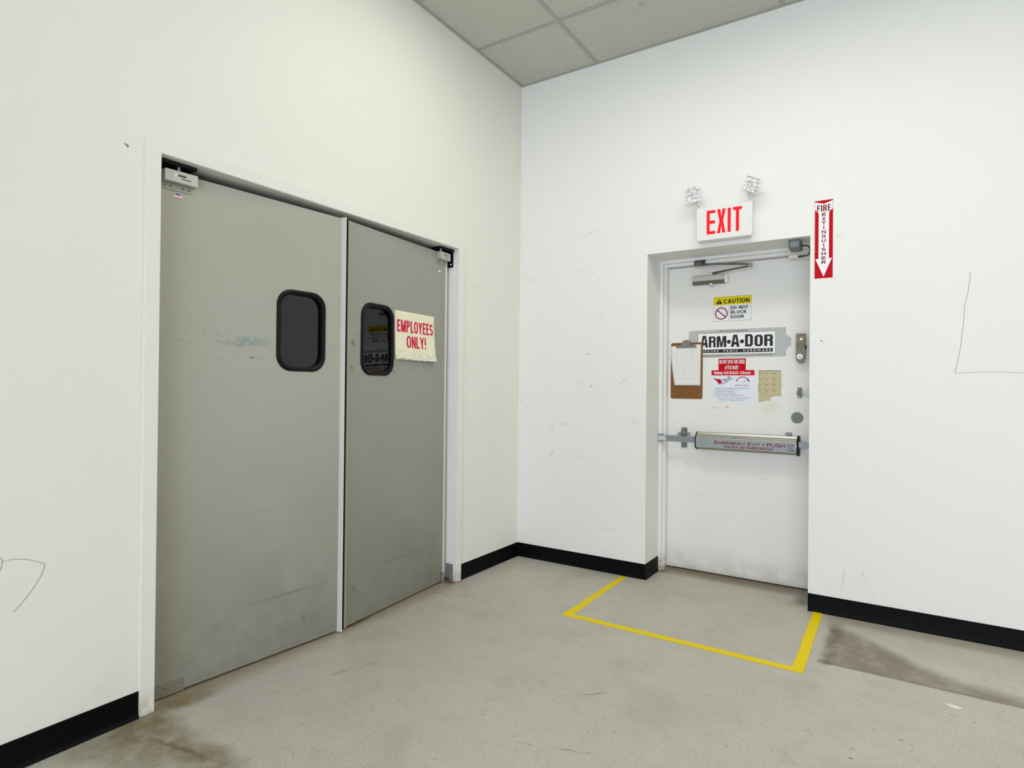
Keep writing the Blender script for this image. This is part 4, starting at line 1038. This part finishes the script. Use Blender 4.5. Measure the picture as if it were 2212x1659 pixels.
# rails, brackets and keepers
MB().box(.030, .921, .088, x0 - .006, .961, .104).build('rail', mat('rail_steel', (134, 138, 140), .4, .7), t, bevel=0.002)
MB().box(.0222, .9235, .0995, .075, .9585, .106).build('sliding_bolt', mat('bright_bolt', (205, 206, 206), .3, .6), t, bevel=0.0015)
MB().box(x1 + .010, .926, .080, 1.014, .962, .096).build('rail', mat('bright_bolt_right', (150, 152, 156), .5, .4), t, bevel=0.002)
for z0, z1 in ((.914, .921), (.961, .972)): MB().box(.0215, z0, .0955, .058, z1, .112).build('keeper', M_steel, t, bevel=0.001)
for z0, z1 in ((.900, .926), (.962, .99)): MB().box(.976, z0, .0955, 1.0155, z1, .112).build('keeper', M_steel, t, bevel=0.001)
b = MB(); b.prism(rrect(.157, .874, .197, 1.017, .006, 4), .0005, .010); b.box(.160, .965, .010, .194, 1.0, .030); b.build('bracket', mat('bracket_steel', (120, 122, 118), .45, .7, noise=(30, .2)), t, bevel=0.0015)
b = MB(); b.prism([(.150, .962), (.172, .962), (.166, .985), (.158, .985)], .06, .09); b.build('latch_lever', M_steel, t, bevel=0.002)
MB().box(.218, .961, .06, .234, .988, .075).build('stud', M_steel, t, bevel=0.0015)
MB().prism(rrect(.840, .87, .878, 1.014, .006, 4), .0005, .012).build('bracket', mat('bracket_steel_right', (120, 122, 118), .45, .7), t, bevel=0.0015)

# ------------------------------------------------------------------ exit sign with lamps, on the back wall
EX = frame((1.5375, 0, 2.229), (1, 0, 0))
t = thing('exit_sign', EX, 'white illuminated exit sign with two emergency lamp heads over the exit door', 'exit sign')
w = .169
b = MB()
b.loft([[(x, y, .0005) for x, y in rrect(-w + .006, -.003, w - .018, .200, .01, 4)], [(x, y, .050) for x, y in rrect(-w + .003, -.001, w - .006, .206, .01, 4)], [(x, y, .066) for x, y in rrect(-w, 0, w, .212, .01, 4)], [(x, y, .070) for x, y in rrect(-w + .003, .003, w - .003, .209, .009, 4)]])
b.build('housing', M_white, t)
M_exit = mat('lit_red_letters', (110, 2, 6), 0.5, 0, 0.1, emit=((255, 36, 44), 0.95))
lx0, lx1, ly0, ly1 = -.104, .109, .036, .186
def lw(f): return lx0 + (lx1 - lx0) * f
sw = (lx1 - lx0) * .09; hh = ly1 - ly0; z = .0706
b = MB()
b.poly([(lw(0), ly0), (lw(.25), ly0), (lw(.25), ly0 + sw), (lw(0) + sw, ly0 + sw), (lw(0) + sw, ly0 + hh * .5 - sw / 2), (lw(.245), ly0 + hh * .5 - sw / 2), (lw(.245), ly0 + hh * .5 + sw / 2), (lw(0) + sw, ly0 + hh * .5 + sw / 2), (lw(0) + sw, ly1 - sw), (lw(.25), ly1 - sw), (lw(.25), ly1), (lw(0), ly1)], z)
xa, xb = lw(.30), lw(.545); xm = (xa + xb) / 2; ym = (ly0 + ly1) / 2; s2 = sw * 1.08
b.poly([(xa, ly0), (xa + s2, ly0), (xm, ym - hh * .17), (xb - s2, ly0), (xb, ly0), (xm + s2 * .55, ym), (xb, ly1), (xb - s2, ly1), (xm, ym + hh * .17), (xa + s2, ly1), (xa, ly1), (xm - s2 * .55, ym)], z)
b.rect(lw(.60), ly0, lw(.60) + sw, ly1, z)
xc = lw(.875)
b.poly([(xc - sw / 2, ly0), (xc + sw / 2, ly0), (xc + sw / 2, ly1 - sw), (lw(1), ly1 - sw), (lw(1), ly1), (lw(.75), ly1), (lw(.75), ly1 - sw), (xc - sw / 2, ly1 - sw)], z)
b.build('lettering', M_exit, t, smooth=False)
M_head = mat('clear_lamp_shell', (226, 228, 230), 0.2, 0, .5)
M_facet = mat('faceted_reflector', (238, 240, 244), 0.12, 0.75)
def lamp_head(loc, rot, root):
    R_ = Matrix.Translation(loc) @ Euler(rot, 'XYZ').to_matrix().to_4x4()
    L = EX.inverted() @ R_
    s = .0475
    b = MB()
    b.loft([[(x, y, -.045) for x, y in rrect(-.024, -.024, .024, .024, .012, 5)], [(x, y, -.030) for x, y in rrect(-.038, -.038, .038, .038, .012, 5)], [(x, y, -.004) for x, y in rrect(-s, -s, s, s, .010, 5)], [(x, y, .003) for x, y in rrect(-s, -s, s, s, .010, 5)], [(x, y, .003) for x, y in rrect(-s + .004, -s + .004, s - .004, s - .004, .008, 5)], [(x, y, -.002) for x, y in rrect(-s + .004, -s + .004, s - .004, s - .004, .008, 5)]])
    b.xf(L); hd = b.build('lamp_head', M_head, root)
    n = 11; vs = []
    for j in range(n + 1):
        for i in range(n + 1):
            x = (-s + .005) + (2 * s - .010) * i / n; y = (-s + .005) + (2 * s - .010) * j / n
            jit = .0028 if 0 < i < n and 0 < j < n else 0
            vs.append((x + random.uniform(-jit, jit), y + random.uniform(-jit, jit), (.001 + random.uniform(-.0042, .0042)) if jit else 0.0))
    b = MB(); b.add(vs, [(j * (n + 1) + i, j * (n + 1) + i + 1, (j + 1) * (n + 1) + i + 1, (j + 1) * (n + 1) + i) for j in range(n) for i in range(n)])
    b.xf(L); b.build('reflector', M_facet, hd, smooth=False, fix=False)
    # swivel arm from the sign's top corner to the back of the head
    back = (L @ Vector((0, -.015, -.040)))
    side = -1 if loc[0] < 1.53 else 1
    p0 = Vector((side * (w - .022), .205, .025)); p1 = Vector((side * (w - .012), .232, .030))
    b = MB(); b.tube([p0, p1, (p1 + back) / 2, back], [.013, .011, .012, .017], 12); b.build('swivel_arm', M_white, hd)
lamp_head((1.3559, -.105, 2.522), (1.6103, -.0912, .0178), t)
lamp_head((1.7119, -.105, 2.5237), (1.5126, .3168, .6032), t)

# fire extinguisher sign
FS = frame((2.0405, 0, 1.943), (1, 0, 0))
t = thing('fire_sign', FS @ Matrix.Translation((0, 0, .0006)), 'tall red and white fire extinguisher sign with a down arrow, right of the exit door', 'sign')
w, h = .094, .454
MB().box(0, 0, 0, w, h, .0008).build('backing', M_red, t, smooth=False)
b = MB(); b.poly([(.0015, .447), (.047, .433), (.0925, .447), (.0925, .400), (.074, .381), (.074, .114), (.090, .114), (.047, .008), (.004, .114), (.020, .114), (.020, .381), (.0015, .400)], .0012)
b.build('white_arrow', M_white_ink, t, smooth=False)
caps('FIRE', (.011, .389, .083, .427), .0016, M_dkred, t, .17, .15, .7)
for i, ch in enumerate('EXTINGUISHER'):
    y = .361 - i * .0254; hw = .0108 if ch not in 'I' else .00255
    caps(ch, (.047 - hw, y, .047 + hw, y + .0195), .0016, M_dkred, t, .26, .22)

# ------------------------------------------------------------------ yellow floor tape
t = thing('floor_tape', (1.45, -.45, 0), 'yellow tape outline on the floor in front of the exit door', 'floor tape')
def strip(pl, pr):
    """pl, pr: the two edges of a strip, world xy"""
    n = len(pl); b = MB()
    top = [(p[0] - 1.45, p[1] + .45, .0009) for p in pl] + [(p[0] - 1.45, p[1] + .45, .0009) for p in pr]
    bot = [(v[0], v[1], .0002) for v in top]
    fs = []
    for i in range(n - 1):
        fs += [(i, i + 1, n + i + 1, n + i)]
    b.add(top + bot, fs + [tuple(2 * n + k for k in f)[::-1] for f in fs] + [(i, 2 * n + i, 2 * n + i + 1, i + 1) for i in range(n - 1)] + [(n + i, n + i + 1, 3 * n + i + 1, 3 * n + i) for i in range(n - 1)] + [(0, n, 3 * n, 2 * n), (n - 1, 3 * n - 1, 4 * n - 1, 2 * n - 1)])
    b.build('tape_strip', M_tape, t, smooth=False)
def jag(a, bq, n, amp):
    return [(a[0] + (bq[0] - a[0]) * i / n + random.uniform(-amp, amp), a[1] + (bq[1] - a[1]) * i / n + random.uniform(-amp, amp)) for i in range(n + 1)]
strip(jag((.8632, -.040), (.854, -.8824), 14, .001), jag((.9, -.016), (.912, -.8344), 14, .001))
strip(jag((.90, -.836), (2.0535, -.8422), 14, .001), jag((.860, -.884), (2.0983, -.8884), 14, .001))
o = bpy.data.objects['tape_strip.001']; o.location.z = .0005
strip([(2.045, -.004)] + jag((2.049, -.06), (2.046, -.5), 6, .0015) + jag((2.052, -.55), (2.05, -.885), 5, .002), [(2.094, -.016)] + jag((2.098, -.06), (2.098, -.5), 6, .001) + jag((2.1, -.55), (2.1, -.888), 5, .001))
bpy.data.objects['tape_strip.002'].location.z = .001
